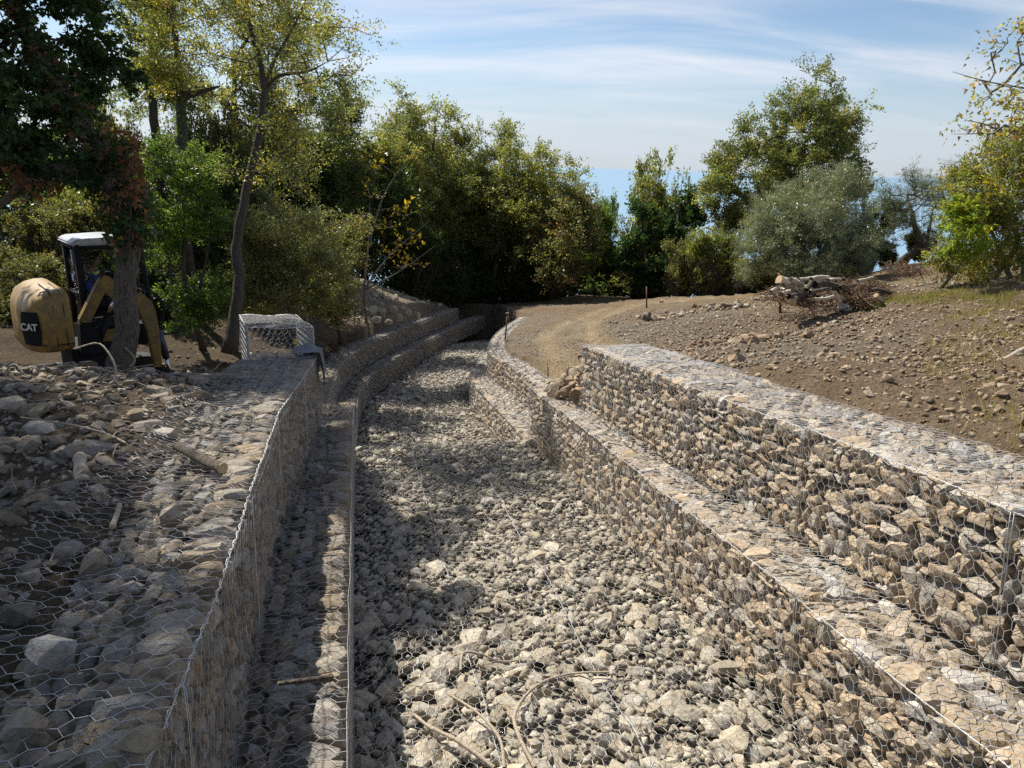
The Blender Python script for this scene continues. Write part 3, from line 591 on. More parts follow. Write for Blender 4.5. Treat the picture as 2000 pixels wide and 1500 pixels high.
n_ = 420; q_ = rng.normal(size=(n_, 2)) * 0.42; s_h = 11.55 + q_[:, 0] * 1.5; t_h = 4.0 + q_[:, 1]; r_h = 0.03 * (0.12 / 0.03) ** (rng.random(n_) ** 1.8)
v_h = np.maximum(-1.72 - 0.62 * np.hypot(q_[:, 0], q_[:, 1]) / 0.7, VL1 + 0.03) + rng.uniform(-0.05, 0.03, n_); k_h = (t_h > 3.15) & (s_h > 10.75) & (s_h < 13.2)
st.add(P(s_h, t_h, v_h)[k_h], flat_frames(k_h.sum(), 0.6), (np.stack([r_h * 1.3, r_h, r_h * 0.85], 1))[k_h], pick(np.concatenate([SOILC * 1.15, TAN[:3] * 0.75]), int(k_h.sum()), 0.15))
st.build(ground, 260, 'clod', 'small_clods')
tag(link('pebbles', gravel_mesh('pebbles', *map(np.concatenate, grav)), ground), kind='stuff')

# ------------------------------------------------------------------ trees
def leaf_cloud(cent, M, L, spread, cols, wcol, R, flatten=0.75, droop=0.0, up=0.35, aspect=0.55, jitter=0.18, out=None, twigs=4):
    """pointed leaves set along short sprays that start at the twig ends"""
    nc = len(cent)
    if spread > 0:
        o = np.zeros((nc, 3)) if out is None else out
        td = unit(np.repeat(o, twigs, 0) * 0.7 + R.normal(size=(nc * twigs, 3)) * [0.8, 0.8, 0.6] + [0, 0, 0.25 - droop * 0.5]); tl = spread * 2.1 * R.uniform(0.5, 1.4, nc * twigs)
        m = max(1, int(round(M / twigs))); n = nc * twigs * m; per = twigs * m
        f = R.random(n) ** 0.75; c = np.repeat(np.repeat(cent, twigs, 0), m, 0) + np.repeat(td * tl[:, None], m, 0) * f[:, None] + R.normal(size=(n, 3)) * spread * 0.27 * np.array([1, 1, flatten]); tdr = np.repeat(td, m, 0)
    else:
        n = nc * M; per = M; c = np.repeat(cent, M, 0); tdr = np.zeros((n, 3))
    k = R.choice(len(cols), size=nc, p=wcol); kk = np.where(R.random(n) < 0.7, np.repeat(k, per), R.choice(len(cols), size=n, p=wcol))
    col = np.array(cols)[kk] * np.exp(R.normal(size=(n, 1)) * jitter) * np.repeat(np.exp(R.normal(size=(nc, 1)) * 0.14), per, 0)
    nrm = unit(R.normal(size=(n, 3)) + [0, 0, up * 2]); u = unit(np.cross(nrm, R.normal(size=(n, 3)))) + tdr * 0.7; u[:, 2] -= droop; u = unit(u); w = unit(np.cross(nrm, u))
    l = (L * R.uniform(0.55, 1.3, n))[:, None]; a = aspect
    Vt = np.stack([c + w * l * a * 0.5, c + u * l, c - w * l * a * 0.5], 1).reshape(-1, 3)
    return Vt, np.arange(n * 3).reshape(n, 3), np.repeat(col, 3, 0)
def ridged(pts, rad, k, seed):
    # trunk with long bark ridges and swellings
    V0, F = sweep(pts, rad, k, seed, 0.03); n = len(pts); R = np.random.default_rng(seed + 7); i = np.arange(n)[:, None]; j = np.arange(k)[None]
    g = 1 + 0.16 * fbm(j * 0.9 + seed + i * 0.05, i * 0.16, 3) + 0.05 * R.normal(size=(1, k)); g[:, -1] = (g[:, -2] + g[:, 0]) / 2; ring = V0[:n * k].reshape(n, k, 3); ring = pts[:, None] + (ring - pts[:, None]) * g[..., None]
    V0[:n * k] = ring.reshape(-1, 3); return V0, F
def tree(name, label, cat, group, trunk, r0, lobes, nclump, M, leafL, spread, cols, bark=BARK, seed=0, leafmat=None, extra_stems=(), shell=0.5, aspect=0.55, tip=0.006, droop=0.0, ivy=None, crown=True, up=0.35, gaps=0.0, stem_r=1.0):
    nclump = int(nclump * 1.15); M = int(round(M * (2.1 if M > 12 else 1))); leafL *= 0.92 if M > 12 else 1; aspect *= 1.15 if aspect > 0.4 else 1.0
    R = np.random.default_rng(seed + 100); trunk = np.asarray(trunk, float); root = thing(name, trunk[0], label, cat, group); o0 = trunk[0]
    n = max(8, int(np.linalg.norm(np.diff(trunk, axis=0), axis=1).sum() / 0.25)); tp = smooth_path(trunk, n); tp[1:-1] += R.normal(size=(n - 2, 3)) * r0 * 0.12
    rad = r0 * (1 - 0.72 * np.linspace(0, 1, n) ** 0.9); rad[0] *= 1.3; rad[1] *= 1.12
    Vt, F = ridged(tp - o0, rad, 16, seed); link('trunk', mesh_np('trunk', Vt, F, bark, smooth=True), root)
    nodes = [p for p in tp]; par = [-1] + list(range(n - 1)); istrunk = [True] * n
    for es in extra_stems:
        ep = smooth_path(np.asarray(es, float), 10); Vt, F = sweep(ep - o0, r0 * stem_r * np.linspace(0.75, 0.10, 10), 8, seed + 1, 0.06); link('stem', mesh_np('stem', Vt, F, bark, smooth=True), root)
        b = len(nodes); nodes += list(ep); par += [0] + list(range(b, b + 9)); istrunk += [True] * 10
    w = np.array([l[1][0] * l[1][1] * l[1][2] for l in lobes]) ** 0.8; w /= w.sum(); A = []
    for (c, rr), k in zip(lobes, R.multinomial(nclump, w)):
        rr = np.asarray(rr); ks = max(5, k // 6); u = unit(R.normal(size=(ks, 3))) * (R.random((ks, 1)) ** (1 / 3 * shell * 1.6)) * R.uniform(0.75, 1.12, (ks, 1)); sub = np.asarray(c) + u * rr
        A.append(sub[R.integers(ks, size=k)] + R.normal(size=(k, 3)) * 0.17 * rr.mean())
    A = np.concatenate(A)
    if gaps:
        g = fbm((A[:, 0] + A[:, 1] * 0.3) * 0.9 + seed, A[:, 2] * 0.9, 2); A = A[g > np.quantile(g, gaps)]
    start = max(1, int(n * 0.25)); NN = np.array(nodes); allow = np.ones(len(NN), bool); allow[:start] = False
    if len(trunk) <= 2: allow[:] = True
    order = np.argsort(((A[:, None] - NN[None, allow]) ** 2).sum(-1).min(1)); tips = []
    for i in order:
        a = A[i]; dd = np.linalg.norm(NN - a, axis=1) + 0.35 * np.maximum(0, NN[:, 2] - a[2]); dd[~allow] = 1e9; j = int(dd.argmin()); p = NN[j]; L = np.linalg.norm(a - p)
        m = max(1, min(5, int(L / 0.35))); f = np.linspace(0, 1, m + 1)[1:, None]; q = p + (a - p) * f + R.normal(size=(m, 3)) * L * 0.06; q[:, 2] += (np.sin(f[:, 0] * math.pi) * L * 0.08); q[-1] = a
        b = len(NN); NN = np.concatenate([NN, q]); allow = np.concatenate([allow, np.ones(m, bool)]); par += [j] + list(range(b, b + m - 1)); istrunk += [False] * m; tips.append(len(NN) - 1)
    par = np.array(par); cnt = np.zeros(len(NN)); cnt[tips] = 1
    for i in range(len(NN) - 1, 0, -1):
        if par[i] >= 0: cnt[par[i]] += cnt[i]
    rr = np.maximum(tip, r0 * 0.62 * (cnt / max(cnt.max(), 1)) ** 0.5); ix = np.where((par >= 0) & ~np.array(istrunk))[0]
    if len(ix):
        ra = np.minimum(rr[par[ix]], rr[ix] * 1.6); Vt, F = tubes(NN[par[ix]] - o0, NN[ix] - o0, ra, rr[ix], 5); tag(link('branches', mesh_np('branches', Vt, F, bark, smooth=True), root), kind='stuff')
    if crown and M:
        C = np.array([c for c, _ in cols]); W = np.array([x for _, x in cols], float); W /= W.sum()
        axis_ = tp[np.abs(A[:, None, 2] - tp[None, :, 2]).argmin(1)]; Vt, F, cc = leaf_cloud(A - o0, M, leafL, spread, C, W, R, droop=droop, aspect=aspect, up=up, out=unit(A - axis_)); link('crown', mesh_np('crown', Vt, F, leafmat or LEAF, cc), root)
    if ivy:
        f0, f1, nI, rI, cI = ivy; k = (f0 + (f1 - f0) * R.random(nI)) * (n - 1); i = k.astype(int).clip(0, n - 2); c = tp[i] + (tp[i + 1] - tp[i]) * (k - i)[:, None]
        ang = unit(R.normal(size=(nI, 3))); rI_ = rad[i] * 0.9 + rI * R.random(nI) ** 2; c = c + ang * rI_[:, None] - o0
        C = np.array([c_ for c_, _ in cI]); W = np.array([x for _, x in cI], float); W /= W.sum(); Vt, F, cc = leaf_cloud(c, 1, 0.085, 0.0, C, W, R, droop=0.7, aspect=0.9, up=0.0); link('ivy', mesh_np('ivy', Vt, F, LEAF, cc), root)
    return root
def px2(pts, depth):
    return [at(p[0], p[1], depth + (p[2] if len(p) > 2 else 0)) for p in pts]
def lobe(px, py, rx, ry, depth, rd=None):
    k = depth / FPX; return (at(px, py, depth), (rx * k, (rd if rd else (rx + ry) * 0.5 * k), ry * k))
def ground_base(px, depth):
    """ground point below pixel column px at that depth"""
    lo = at(px, 300, depth); s, t, v = stv(lo); x = P(s, t, base_v(np.array([s]), np.array([t]))[0]); return np.array([lo[0], lo[1], (x[2])])
G_OAK = [((0.17, 0.19, 0.07), 5), ((0.22, 0.23, 0.085), 4), ((0.12, 0.14, 0.055), 3), ((0.32, 0.26, 0.07), 1.1)]
G_YEL = [((0.23, 0.23, 0.06), 5), ((0.36, 0.29, 0.05), 1.8), ((0.16, 0.18, 0.06), 5), ((0.28, 0.15, 0.05), 0.3)]
G_DRK = [((0.06, 0.09, 0.03), 5), ((0.08, 0.11, 0.04), 4), ((0.045, 0.065, 0.025), 3)]
G_GRN = [((0.10, 0.165, 0.035), 5), ((0.15, 0.22, 0.045), 3), ((0.07, 0.115, 0.03), 3)]
G_DULL = [((0.15, 0.165, 0.075), 5), ((0.11, 0.125, 0.06), 4), ((0.20, 0.19, 0.08), 2), ((0.20, 0.14, 0.08), 0.7)]
G_OLV = [((0.21, 0.235, 0.15), 5), ((0.16, 0.185, 0.115), 4), ((0.27, 0.29, 0.20), 2)]
G_IVY = [((0.035, 0.07, 0.025), 6), ((0.05, 0.095, 0.03), 3), ((0.16, 0.15, 0.03), 0.25)]
G_DEAD = [((0.20, 0.10, 0.06), 3), ((0.15, 0.075, 0.045), 2)]
# -- left, near
tree('ivy_clad_tree', 'thick ivy-clad tree leaning left in front of the excavator', 'tree', None, px2([(238, 735), (243, 640), (250, 540), (252, 460), (238, 380), (190, 285), (120, 180), (60, 80), (10, -60), (-40, -190), (-60, -330)], 10.2), 0.175,
     [lobe(90, 120, 130, 130, 10.4), lobe(20, 250, 110, 110, 10.0), lobe(150, 40, 90, 110, 10.8), lobe(60, -120, 190, 130, 10.3), lobe(205, 330, 65, 40, 10.2), lobe(60, 350, 110, 34, 10.0), lobe(-80, 60, 130, 200, 10.2), lobe(-20, -320, 220, 150, 10.6), lobe(70, -250, 140, 120, 11), lobe(50, -380, 150, 130, 12), lobe(0, -520, 180, 130, 12), lobe(50, -300, 110, 120, 10.0), lobe(20, -470, 130, 110, 9.6), lobe(-190, -160, 160, 200, 10.6)], 640, 80, 0.082, 0.16, G_IVY, BARK, 1, ivy=(0.27, 0.95, 7500, 0.24, G_IVY + [((0.20, 0.10, 0.065), 2.2)]), aspect=0.85, droop=0.5, shell=0.6, extra_stems=[px2([(225, 372), (150, 330), (80, 340), (0, 400), (-40, 440)], 10.1)])
tree('dead_vine', 'dry reddish-brown vine leaves hanging on the ivy-clad trunk', 'vine', None, px2([(246, 500), (256, 420), (235, 330)], 10.0), 0.012, [lobe(225, 290, 50, 46, 9.95, 0.25), lobe(262, 420, 18, 90, 9.95, 0.15), lobe(60, 345, 60, 36, 9.8, 0.3), lobe(255, 320, 22, 60, 9.9, 0.15)], 70, 7, 0.085, 0.09, G_DEAD, BARKD, 2, aspect=0.7, droop=0.8)
tree('oak_tree', 'slender oak with bent dark trunk behind the empty wire cage', 'tree', None, px2([(447, 690), (462, 600), (466, 545), (462, 480), (475, 400), (495, 310), (510, 240), (516, 165), (500, 95), (478, 0), (465, -90)], 13.5), 0.12,
     [lobe(480, 60, 110, 130, 13.2, 1.6), lobe(590, 60, 110, 90, 13.6, 1.6), lobe(600, 180, 100, 70, 13.8, 1.5), lobe(430, 180, 90, 80, 13.4, 1.4), lobe(490, -90, 130, 90, 13.5, 1.6), lobe(540, 300, 110, 55, 13.8, 1.3), lobe(480, 330, 60, 40, 13.2, 0.8), lobe(360, -160, 120, 120, 13.0, 1.6), lobe(290, -320, 150, 120, 13.5, 2.0)], 330, 48, 0.056, 0.22, G_YEL + [((0.15, 0.17, 0.065), 6)], BARKD, 3, extra_stems=[px2([(515, 165), (540, 110), (575, 50), (605, -20)], 13.6), px2([(512, 190), (540, 150), (600, 140), (640, 120)], 13.9)], stem_r=0.55, gaps=0.32)
tree('oak_tree', 'yellow-leaved oak with ivy on its trunk behind the excavator cab', 'tree', None, [ground_base(352, 18)] + px2([(355, 420), (354, 240), (348, 150), (340, 60), (335, -60)], 18), 0.16, [lobe(320, 110, 70, 70, 17.5, 1.6), lobe(370, 60, 70, 90, 18, 1.6), lobe(300, 170, 45, 40, 17.2, 0.9), lobe(390, 170, 60, 50, 18, 1.2), lobe(340, -60, 110, 80, 18, 1.8), lobe(340, -200, 130, 110, 18, 1.8)], 210, 52, 0.075, 0.26, G_YEL, BARKD, 4, ivy=(0.2, 0.62, 900, 0.12, G_GRN), extra_stems=[px2([(352, 190), (390, 180), (430, 168)], 18)], gaps=0.2)
tree('evergreen_tree', 'dark evergreen tree rising behind the yellow-leaved oak', 'tree', None, [ground_base(300, 23)] + px2([(300, 200), (295, 0)], 23), 0.2, [lobe(300, 50, 48, 80, 23), lobe(310, -40, 60, 80, 23), lobe(290, 150, 40, 60, 23)], 130, 60, 0.10, 0.26, G_DRK, BARKD, 5)
tree('oak_tree', 'grey-green oak filling the gap behind the slender oak', 'tree', 'trees behind the left bank', [ground_base(470, 25)] + px2([(465, 420), (460, 250), (455, 120)], 25), 0.2, [lobe(450, 120, 90, 100, 25, 2.0), lobe(540, 190, 90, 90, 25, 2.0), lobe(390, 240, 90, 80, 25, 1.8), lobe(480, 300, 110, 80, 25, 1.8), lobe(430, 10, 80, 70, 25, 1.6), lobe(600, 110, 90, 80, 25, 1.8), lobe(650, 200, 70, 60, 25, 1.5), lobe(540, 20, 90, 70, 25, 1.6), lobe(290, 230, 60, 80, 25, 1.5)], 460, 50, 0.10, 0.3, G_OAK + G_DULL, BARKD, 13, gaps=0.15)
tree('laurel_bush', 'tall bright green bush between the ivy-clad trunk and the slender oak', 'bush', None, [ground_base(360, 15.5)] + px2([(362, 560), (360, 420), (350, 330)], 15.5), 0.07, [lobe(350, 340, 75, 70, 15.5, 1.0), lobe(330, 440, 75, 90, 15.3, 1.1), lobe(400, 470, 65, 110, 15.6, 1.1), lobe(360, 580, 95, 70, 15.4, 1.1)], 330, 66, 0.06, 0.17, G_GRN + [((0.05, 0.08, 0.025), 3)], BARKD, 6, shell=0.8, gaps=0.2, extra_stems=[px2([(350, 640), (330, 520), (310, 420)], 15.4), px2([(370, 640), (400, 520), (420, 400)], 15.6)])
tree('shrub', 'dull olive-green shrub right of the slender oak', 'shrub', 'shrubs along the left bank', [ground_base(560, 17)] + px2([(560, 560), (555, 450)], 17), 0.06, [lobe(540, 470, 75, 100, 17, 1.2), lobe(600, 520, 80, 80, 17, 1.2), lobe(520, 570, 60, 60, 16.6, 1.0)], 300, 60, 0.06, 0.19, G_DULL, BARKD, 7, shell=0.8, extra_stems=[px2([(570, 620), (600, 520), (640, 450)], 17)])
tree('shrub', 'brownish green shrub overhanging the earth slope above the far wall', 'shrub', 'shrubs along the left bank', [ground_base(650, 20)] + px2([(650, 560), (645, 480)], 20), 0.06, [lobe(645, 500, 60, 80, 20, 1.2), lobe(660, 580, 50, 45, 19.5, 0.9), lobe(610, 560, 60, 60, 20, 1.2)], 240, 60, 0.07, 0.2, G_DULL + [((0.2, 0.15, 0.08), 2)], BARKD, 8, shell=0.8)
tree('holm_oak', 'dark holm oak behind the slender oak', 'tree', 'trees behind the left bank', [ground_base(590, 30)] + px2([(605, 420), (600, 250)], 30), 0.2, [lobe(600, 290, 75, 70, 30, 1.8), lobe(640, 240, 70, 60, 31, 1.6), lobe(570, 380, 80, 80, 30, 1.8), lobe(660, 360, 60, 80, 30, 1.6)], 330, 62, 0.11, 0.33, G_DRK + [((0.12, 0.13, 0.04), 3)], BARKD, 9, shell=0.8)
tree('oak_tree', 'yellow-green oak left of the bare-branched tree', 'tree', 'trees behind the left bank', [ground_base(705, 35)] + px2([(705, 450), (700, 330)], 35), 0.18, [lobe(690, 350, 60, 70, 35, 1.7), lobe(740, 300, 50, 55, 35, 1.5), lobe(690, 450, 65, 80, 34.5, 1.7), lobe(650, 420, 50, 60, 35, 1.5)], 300, 58, 0.115, 0.34, G_OAK + [((0.34, 0.27, 0.04), 3)], BARKD, 10, shell=0.8)
def bush_proto(seed, leaf, asp):
    R = np.random.default_rng(seed); lob = [((0, 0, 0.75), (0.72, 0.72, 0.75))] + [((R.uniform(-0.5, 0.5), R.uniform(-0.5, 0.5), R.uniform(0.25, 1.55)), (R.uniform(0.28, 0.5),) * 2 + (R.uniform(0.3, 0.5),)) for _ in range(7)]
    A = []; n = 330; w = np.array([l[1][0] ** 2 for l in lob]); w /= w.sum()
    for (c, rr), k in zip(lob, R.multinomial(n, w)):
        ks = max(4, k // 5); sub = np.array(c) + unit(R.normal(size=(ks, 3))) * R.random((ks, 1)) ** 0.45 * np.array(rr); A.append(sub[R.integers(ks, size=k)] + R.normal(size=(k, 3)) * 0.08)
    A = np.concatenate(A); A[:, 2] = np.maximum(A[:, 2], 0.05)
    bf = R.integers(7, size=len(A)); st_ = R.normal(size=(7, 3)) * [0.12, 0.12, 0]; mid = st_[bf] * 2 + np.stack([A[:, 0] * 0.45, A[:, 1] * 0.45, A[:, 2] * 0.5], 1)
    v, F = tubes(np.concatenate([st_[bf] - [0, 0, 0.15], mid]), np.concatenate([mid, A]), np.r_[np.full(len(A), 0.016), np.full(len(A), 0.009)], np.r_[np.full(len(A), 0.009), np.full(len(A), 0.004)], 4)
    C = np.array([[1, 1, 1], [1.25, 1.18, 1.0], [0.75, 0.8, 0.85], [1.5, 1.2, 0.9]]); W = np.array([5, 3, 3, 0.6]); V2, F2, cc = leaf_cloud(A, 76, leaf, 0.10, C, W / W.sum(), R, aspect=asp, out=unit(A - [0, 0, 0.6]))
    return mesh_np('stems', v, F, BARKD), mesh_np('crown', V2, F2, LEAF, cc)
BUSH = [bush_proto(900 + i, 0.058, 0.55) for i in range(5)]
def bush(name, label, cat, group, px, py, rx, ry, dd, pal, idx):
    b = ground_base(px, dd); top = at(px, py - ry, dd); k_ = dd / FPX; h = max(0.6, top[2] - b[2] + 0.1); root = thing(name, b, label, cat, group); st_, cr = BUSH[idx % 5]
    root.scale = (rx * k_ * 1.25, rx * k_ * 1.25, h / 1.75); root.rotation_euler = (0, 0, idx * 1.7)
    tag(link('stems', st_, root), kind='stuff'); c = link('crown', cr, root); m = np.array([c_ for c_, _ in pal]); w = np.array([x for _, x in pal]); c.color = (*((m * w[:, None]).sum(0) / w.sum() * (0.75 if name == 'shrub' else 1.0)), 1)
    return root
for k, (px, py, rx, ry, dd, pal, lab) in enumerate([(60, 440, 95, 60, 19, G_DULL, 'pale green shrub behind the excavator at the left edge'), (150, 420, 80, 70, 21, G_OAK, 'green shrub seen above the excavator cab'), (20, 540, 80, 50, 16, G_DULL, 'low thorny shrub left of the excavator'), (240, 300, 60, 80, 22, G_OAK, 'light green shrub seen past the leaning trunk'), (270, 560, 60, 60, 17.5, G_DRK, 'dark shrub behind the digging arm'), (450, 420, 70, 150, 21, G_DRK, 'dark evergreen shrub behind the slender trunk'), (440, 270, 90, 90, 24, G_DULL, 'grey-green tree top between the two oaks'), (200, 520, 60, 60, 17, G_DRK, 'dark bush right behind the excavator cab')]):
    bush('shrub', lab, 'shrub', 'shrubs along the left bank', px, py, rx, ry, dd, pal, k)
tree('bare_tree', 'bare-branched tree with a few yellow leaves above the mound', 'tree', None, [ground_base(706, 24)] + px2([(712, 560), (720, 470), (722, 400)], 24), 0.05, [lobe(760, 440, 60, 70, 24, 0.9), lobe(800, 480, 50, 50, 24, 0.8), lobe(740, 380, 40, 60, 24, 0.8)], 60, 2, 0.12, 0.1, [((0.45, 0.32, 0.03), 1)], BARKG, 40, tip=0.011, extra_stems=[px2([(715, 560), (760, 500), (840, 430)], 24), px2([(715, 565), (780, 530), (850, 480)], 24), px2([(722, 470), (750, 380), (790, 320)], 24)])
_b = P(8.2, -8.4, base_v(np.array([8.2]), np.array([-8.4]))[0])
tree('oak_tree', 'large oak standing just outside the left edge of the view', 'tree', None, [_b, _b + [0, 0, 3], _b + [0.3, 0.1, 6], _b + [0.4, 0, 9]], 0.22, [(_b + [0, 0, 8], (3.6, 3.6, 2.2)), (_b + [1.8, -2, 7], (2.6, 2.6, 1.6)), (_b + [-1, 1, 10], (2.6, 2.6, 2)), (_b + [0.5, 2.5, 8], (2.6, 2.6, 1.8)), (_b + 3.2 * N - 0.6 * dh + [0, 0, 8.2], (2.0, 2.0, 1.4)), (_b + 3.6 * N + 1.6 * dh + [0, 0, 8.6], (1.8, 1.8, 1.4))], 420, 60, 0.14, 0.36, G_DRK + G_OAK[:2], BARKD, 12)
# -- wood at the end of the channel
for k, (px, top, bot, rx, dd, pal, tr, lab) in enumerate([
        (775, 172, 500, 55, 40, G_OAK, (770, 600), 'tall oak at the left of the wood behind the channel'),
        (850, 195, 500, 50, 42, G_OAK, (862, 600), 'tall oak with straight trunk, second from the left in the wood'),
        (905, 255, 520, 50, 43, G_OAK, (900, 600), 'oak standing above the end of the channel'),
        (980, 238, 500, 55, 42, G_OAK, (965, 600), 'slim oak with open top in the middle of the wood'),
        (1060, 285, 520, 80, 41, G_OAK + [((0.2, 0.2, 0.04), 5)], (1005, 590), 'broad round yellow-green oak at the right of the wood'),
        (1105, 370, 550, 45, 39, G_DULL + [((0.18, 0.10, 0.06), 3)], (1090, 590), 'brownish tree at the right end of the wood by the track')]):
    h = (bot - top) / 2; cy = (bot + top) / 2; b = ground_base(tr[0], dd)
    tree('oak_tree', lab, 'tree', 'oaks of the wood', [b] + px2([(tr[0] + 4, 520), (px - 4, cy), (px, top + 40)], dd), 0.17, [lobe(px, top + h * 0.45, rx * 0.75, h * 0.45, dd, 2.0), lobe(px - rx * 0.4, cy, rx * 0.9, h * 0.4, dd, 2.2), lobe(px + rx * 0.45, cy + h * 0.2, rx * 0.85, h * 0.45, dd - 0.6, 2.2), lobe(px, bot - h * 0.35, rx, h * 0.35, dd, 2.2)], 300, 52, 0.14, 0.36, pal, BARK, 50 + k, shell=0.8, ivy=(0.15, 0.6, 900, 0.2, G_DRK) if k in (1, 2) else None)
for k, (px, py, rx, ry, dd, pal, lab) in enumerate([(800, 500, 60, 70, 36, G_DRK, 'dark thicket right of the mound'), (880, 540, 60, 70, 38, G_DRK, 'dark thicket above the end of the left wall'), (960, 540, 60, 70, 41, G_DRK, 'dark thicket at the end of the channel'), (1040, 540, 60, 60, 40, G_DRK, 'dark thicket left of the track bend'), (1120, 545, 34, 34, 42, G_DULL, 'small olive-green bush at the track bend'),
        (1190, 470, 45, 100, 42, G_GRN, 'green bush with slim stems beside the track'), (1160, 500, 40, 70, 44, G_DULL, 'grey-green bush behind the track bend'), (1290, 385, 70, 40, 40, G_OAK, 'pale green tree top behind the ivy-smothered stumps'), (1290, 530, 80, 40, 39, G_OAK, 'low green bush at the foot of the ivy-smothered stumps'), (1365, 510, 45, 50, 34, G_DULL, 'dull green bush left of the big oak'), (1420, 500, 55, 65, 33, G_OAK + [((0.12, 0.19, 0.03), 4)], 'light green bush in front of the big oak')]):
    bush('bush', lab, 'bush', 'bushes round the wood and track', px, py, rx, ry, dd, pal, k + 2)
tree('ivy_stump', 'ivy-smothered dark stump, left of two', 'stump', 'ivy-smothered stumps', [ground_base(1258, 38)] + px2([(1256, 500), (1255, 410)], 38), 0.16, [lobe(1256, 420, 20, 30, 38, 0.6), lobe(1248, 480, 30, 40, 38, 0.8), lobe(1268, 540, 34, 34, 37.8, 0.9), lobe(1235, 530, 20, 30, 38, 0.6)], 120, 46, 0.13, 0.24, G_IVY, BARKD, 86, aspect=0.8)
tree('ivy_stump', 'ivy-smothered dark stump, right of two', 'stump', 'ivy-smothered stumps', [ground_base(1318, 37.5)] + px2([(1318, 500), (1325, 400)], 37.5), 0.16, [lobe(1328, 405, 24, 24, 37.5, 0.6), lobe(1350, 435, 26, 18, 37.5, 0.6), lobe(1318, 470, 24, 46, 37.5, 0.7), lobe(1305, 540, 36, 36, 37.3, 0.9), lobe(1335, 545, 26, 26, 37.5, 0.8)], 150, 46, 0.13, 0.24, G_IVY, BARKD, 87, aspect=0.8)
# -- right-hand trees
tree('oak_tree', 'big round-headed oak standing against the sea on the right', 'tree', None, [ground_base(1575, 36)] + px2([(1565, 470), (1560, 380), (1570, 280)], 36), 0.3, [lobe(1590, 250, 85, 80, 36, 2.4), lobe(1520, 290, 75, 65, 36, 2.2), lobe(1620, 320, 60, 60, 36, 2.0), lobe(1440, 320, 42, 65, 36, 1.4), lobe(1460, 400, 60, 60, 35.5, 1.8), lobe(1560, 360, 90, 50, 36, 2.2), lobe(1650, 370, 38, 40, 36, 1.2), lobe(1400, 380, 40, 40, 35.5, 1.0), lobe(1430, 460, 45, 35, 35.5, 1.0)], 640, 70, 0.12, 0.33, G_OAK + [((0.09, 0.115, 0.045), 5)], BARKD, 90, shell=0.7)
tree('olive_tree', 'large grey-green olive tree behind the log pile', 'tree', 'olive trees', [ground_base(1600, 29)] + px2([(1600, 500), (1590, 440)], 29), 0.17, [lobe(1590, 410, 85, 70, 29, 1.9), lobe(1520, 450, 65, 65, 29, 1.6), lobe(1650, 460, 50, 60, 29, 1.4), lobe(1590, 480, 100, 50, 28.7, 1.8), lobe(1640, 380, 45, 45, 29, 1.1), lobe(1500, 500, 50, 48, 29, 1.2), lobe(1560, 520, 90, 30, 28.6, 1.4), lobe(1660, 510, 40, 35, 29, 1.1)], 900, 84, 0.085, 0.24, G_OLV, BARKD, 91, LEAFO, shell=0.7, aspect=0.32, extra_stems=[px2([(1598, 545), (1580, 500), (1550, 450)], 29), px2([(1606, 545), (1625, 500), (1645, 450)], 29)])
tree('olive_tree', 'olive tree with three splayed trunks on the right', 'tree', 'olive trees', [ground_base(1797, 31)] + px2([(1795, 480), (1785, 440), (1778, 400)], 31), 0.2, [lobe(1790, 370, 60, 55, 31, 1.4), lobe(1770, 430, 50, 40, 31, 1.2), lobe(1840, 370, 45, 60, 31.5, 1.2), lobe(1750, 400, 35, 45, 31, 1.0)], 300, 60, 0.075, 0.22, [((0.13, 0.15, 0.095), 5), ((0.17, 0.19, 0.12), 3), ((0.09, 0.11, 0.06), 3)], BARKD, 92, LEAFO, shell=0.85, aspect=0.26, extra_stems=[px2([(1800, 505), (1812, 460), (1822, 410)], 31), px2([(1803, 505), (1830, 470), (1848, 420)], 31)], gaps=0.1)
for k, (px, py, rx, ry, dd, pal, n, lab) in enumerate([(1735, 480, 24, 45, 33, G_IVY, 110, 'dark ivy-covered bush left of the three-trunked olive'), (1730, 420, 32, 40, 33.5, [((0.12, 0.14, 0.08), 1)], 100, 'thin olive sapling above the dark ivy-covered bush'), (1770, 500, 26, 22, 34, G_OAK, 70, 'small light green bush behind the three-trunked olive'), (1835, 490, 32, 36, 33, G_OAK, 90, 'yellowish bush right of the three-trunked olive'), (1660, 515, 40, 20, 31, G_OAK, 80, 'low bush right of the large olive trunk'), (1500, 530, 45, 25, 31, G_DULL, 90, 'low brush left of the large olive trunk')]):
    bush('bush', lab, 'bush', 'bushes by the olive trees', px, py, rx, ry, dd, pal, k + 1)
G_RS = [((0.20, 0.21, 0.07), 5), ((0.14, 0.18, 0.05), 4), ((0.36, 0.29, 0.05), 1.6), ((0.22, 0.17, 0.09), 1.5)]
tree('thorn_bush', 'big tangled bush with yellowing leaves at the right edge', 'bush', None, [ground_base(1990, 14.5)] + px2([(1985, 480), (1970, 400)], 14.5), 0.08, [lobe(1960, 330, 80, 70, 14.5, 0.9), lobe(1920, 420, 70, 70, 14.3, 0.9), lobe(2000, 430, 100, 110, 14.5, 1.2), lobe(1950, 490, 80, 50, 14.2, 0.9), lobe(2060, 300, 100, 120, 14.6, 1.2), lobe(1900, 340, 50, 40, 14.4, 0.6), lobe(1880, 500, 60, 40, 14.2, 0.7)], 520, 58, 0.062, 0.17, G_RS, BARKG, 110, shell=0.85, tip=0.008, aspect=0.45, extra_stems=[px2([(1980, 560), (1940, 460), (1900, 380)], 14.4), px2([(1995, 560), (2010, 420), (1990, 300)], 14.5)])
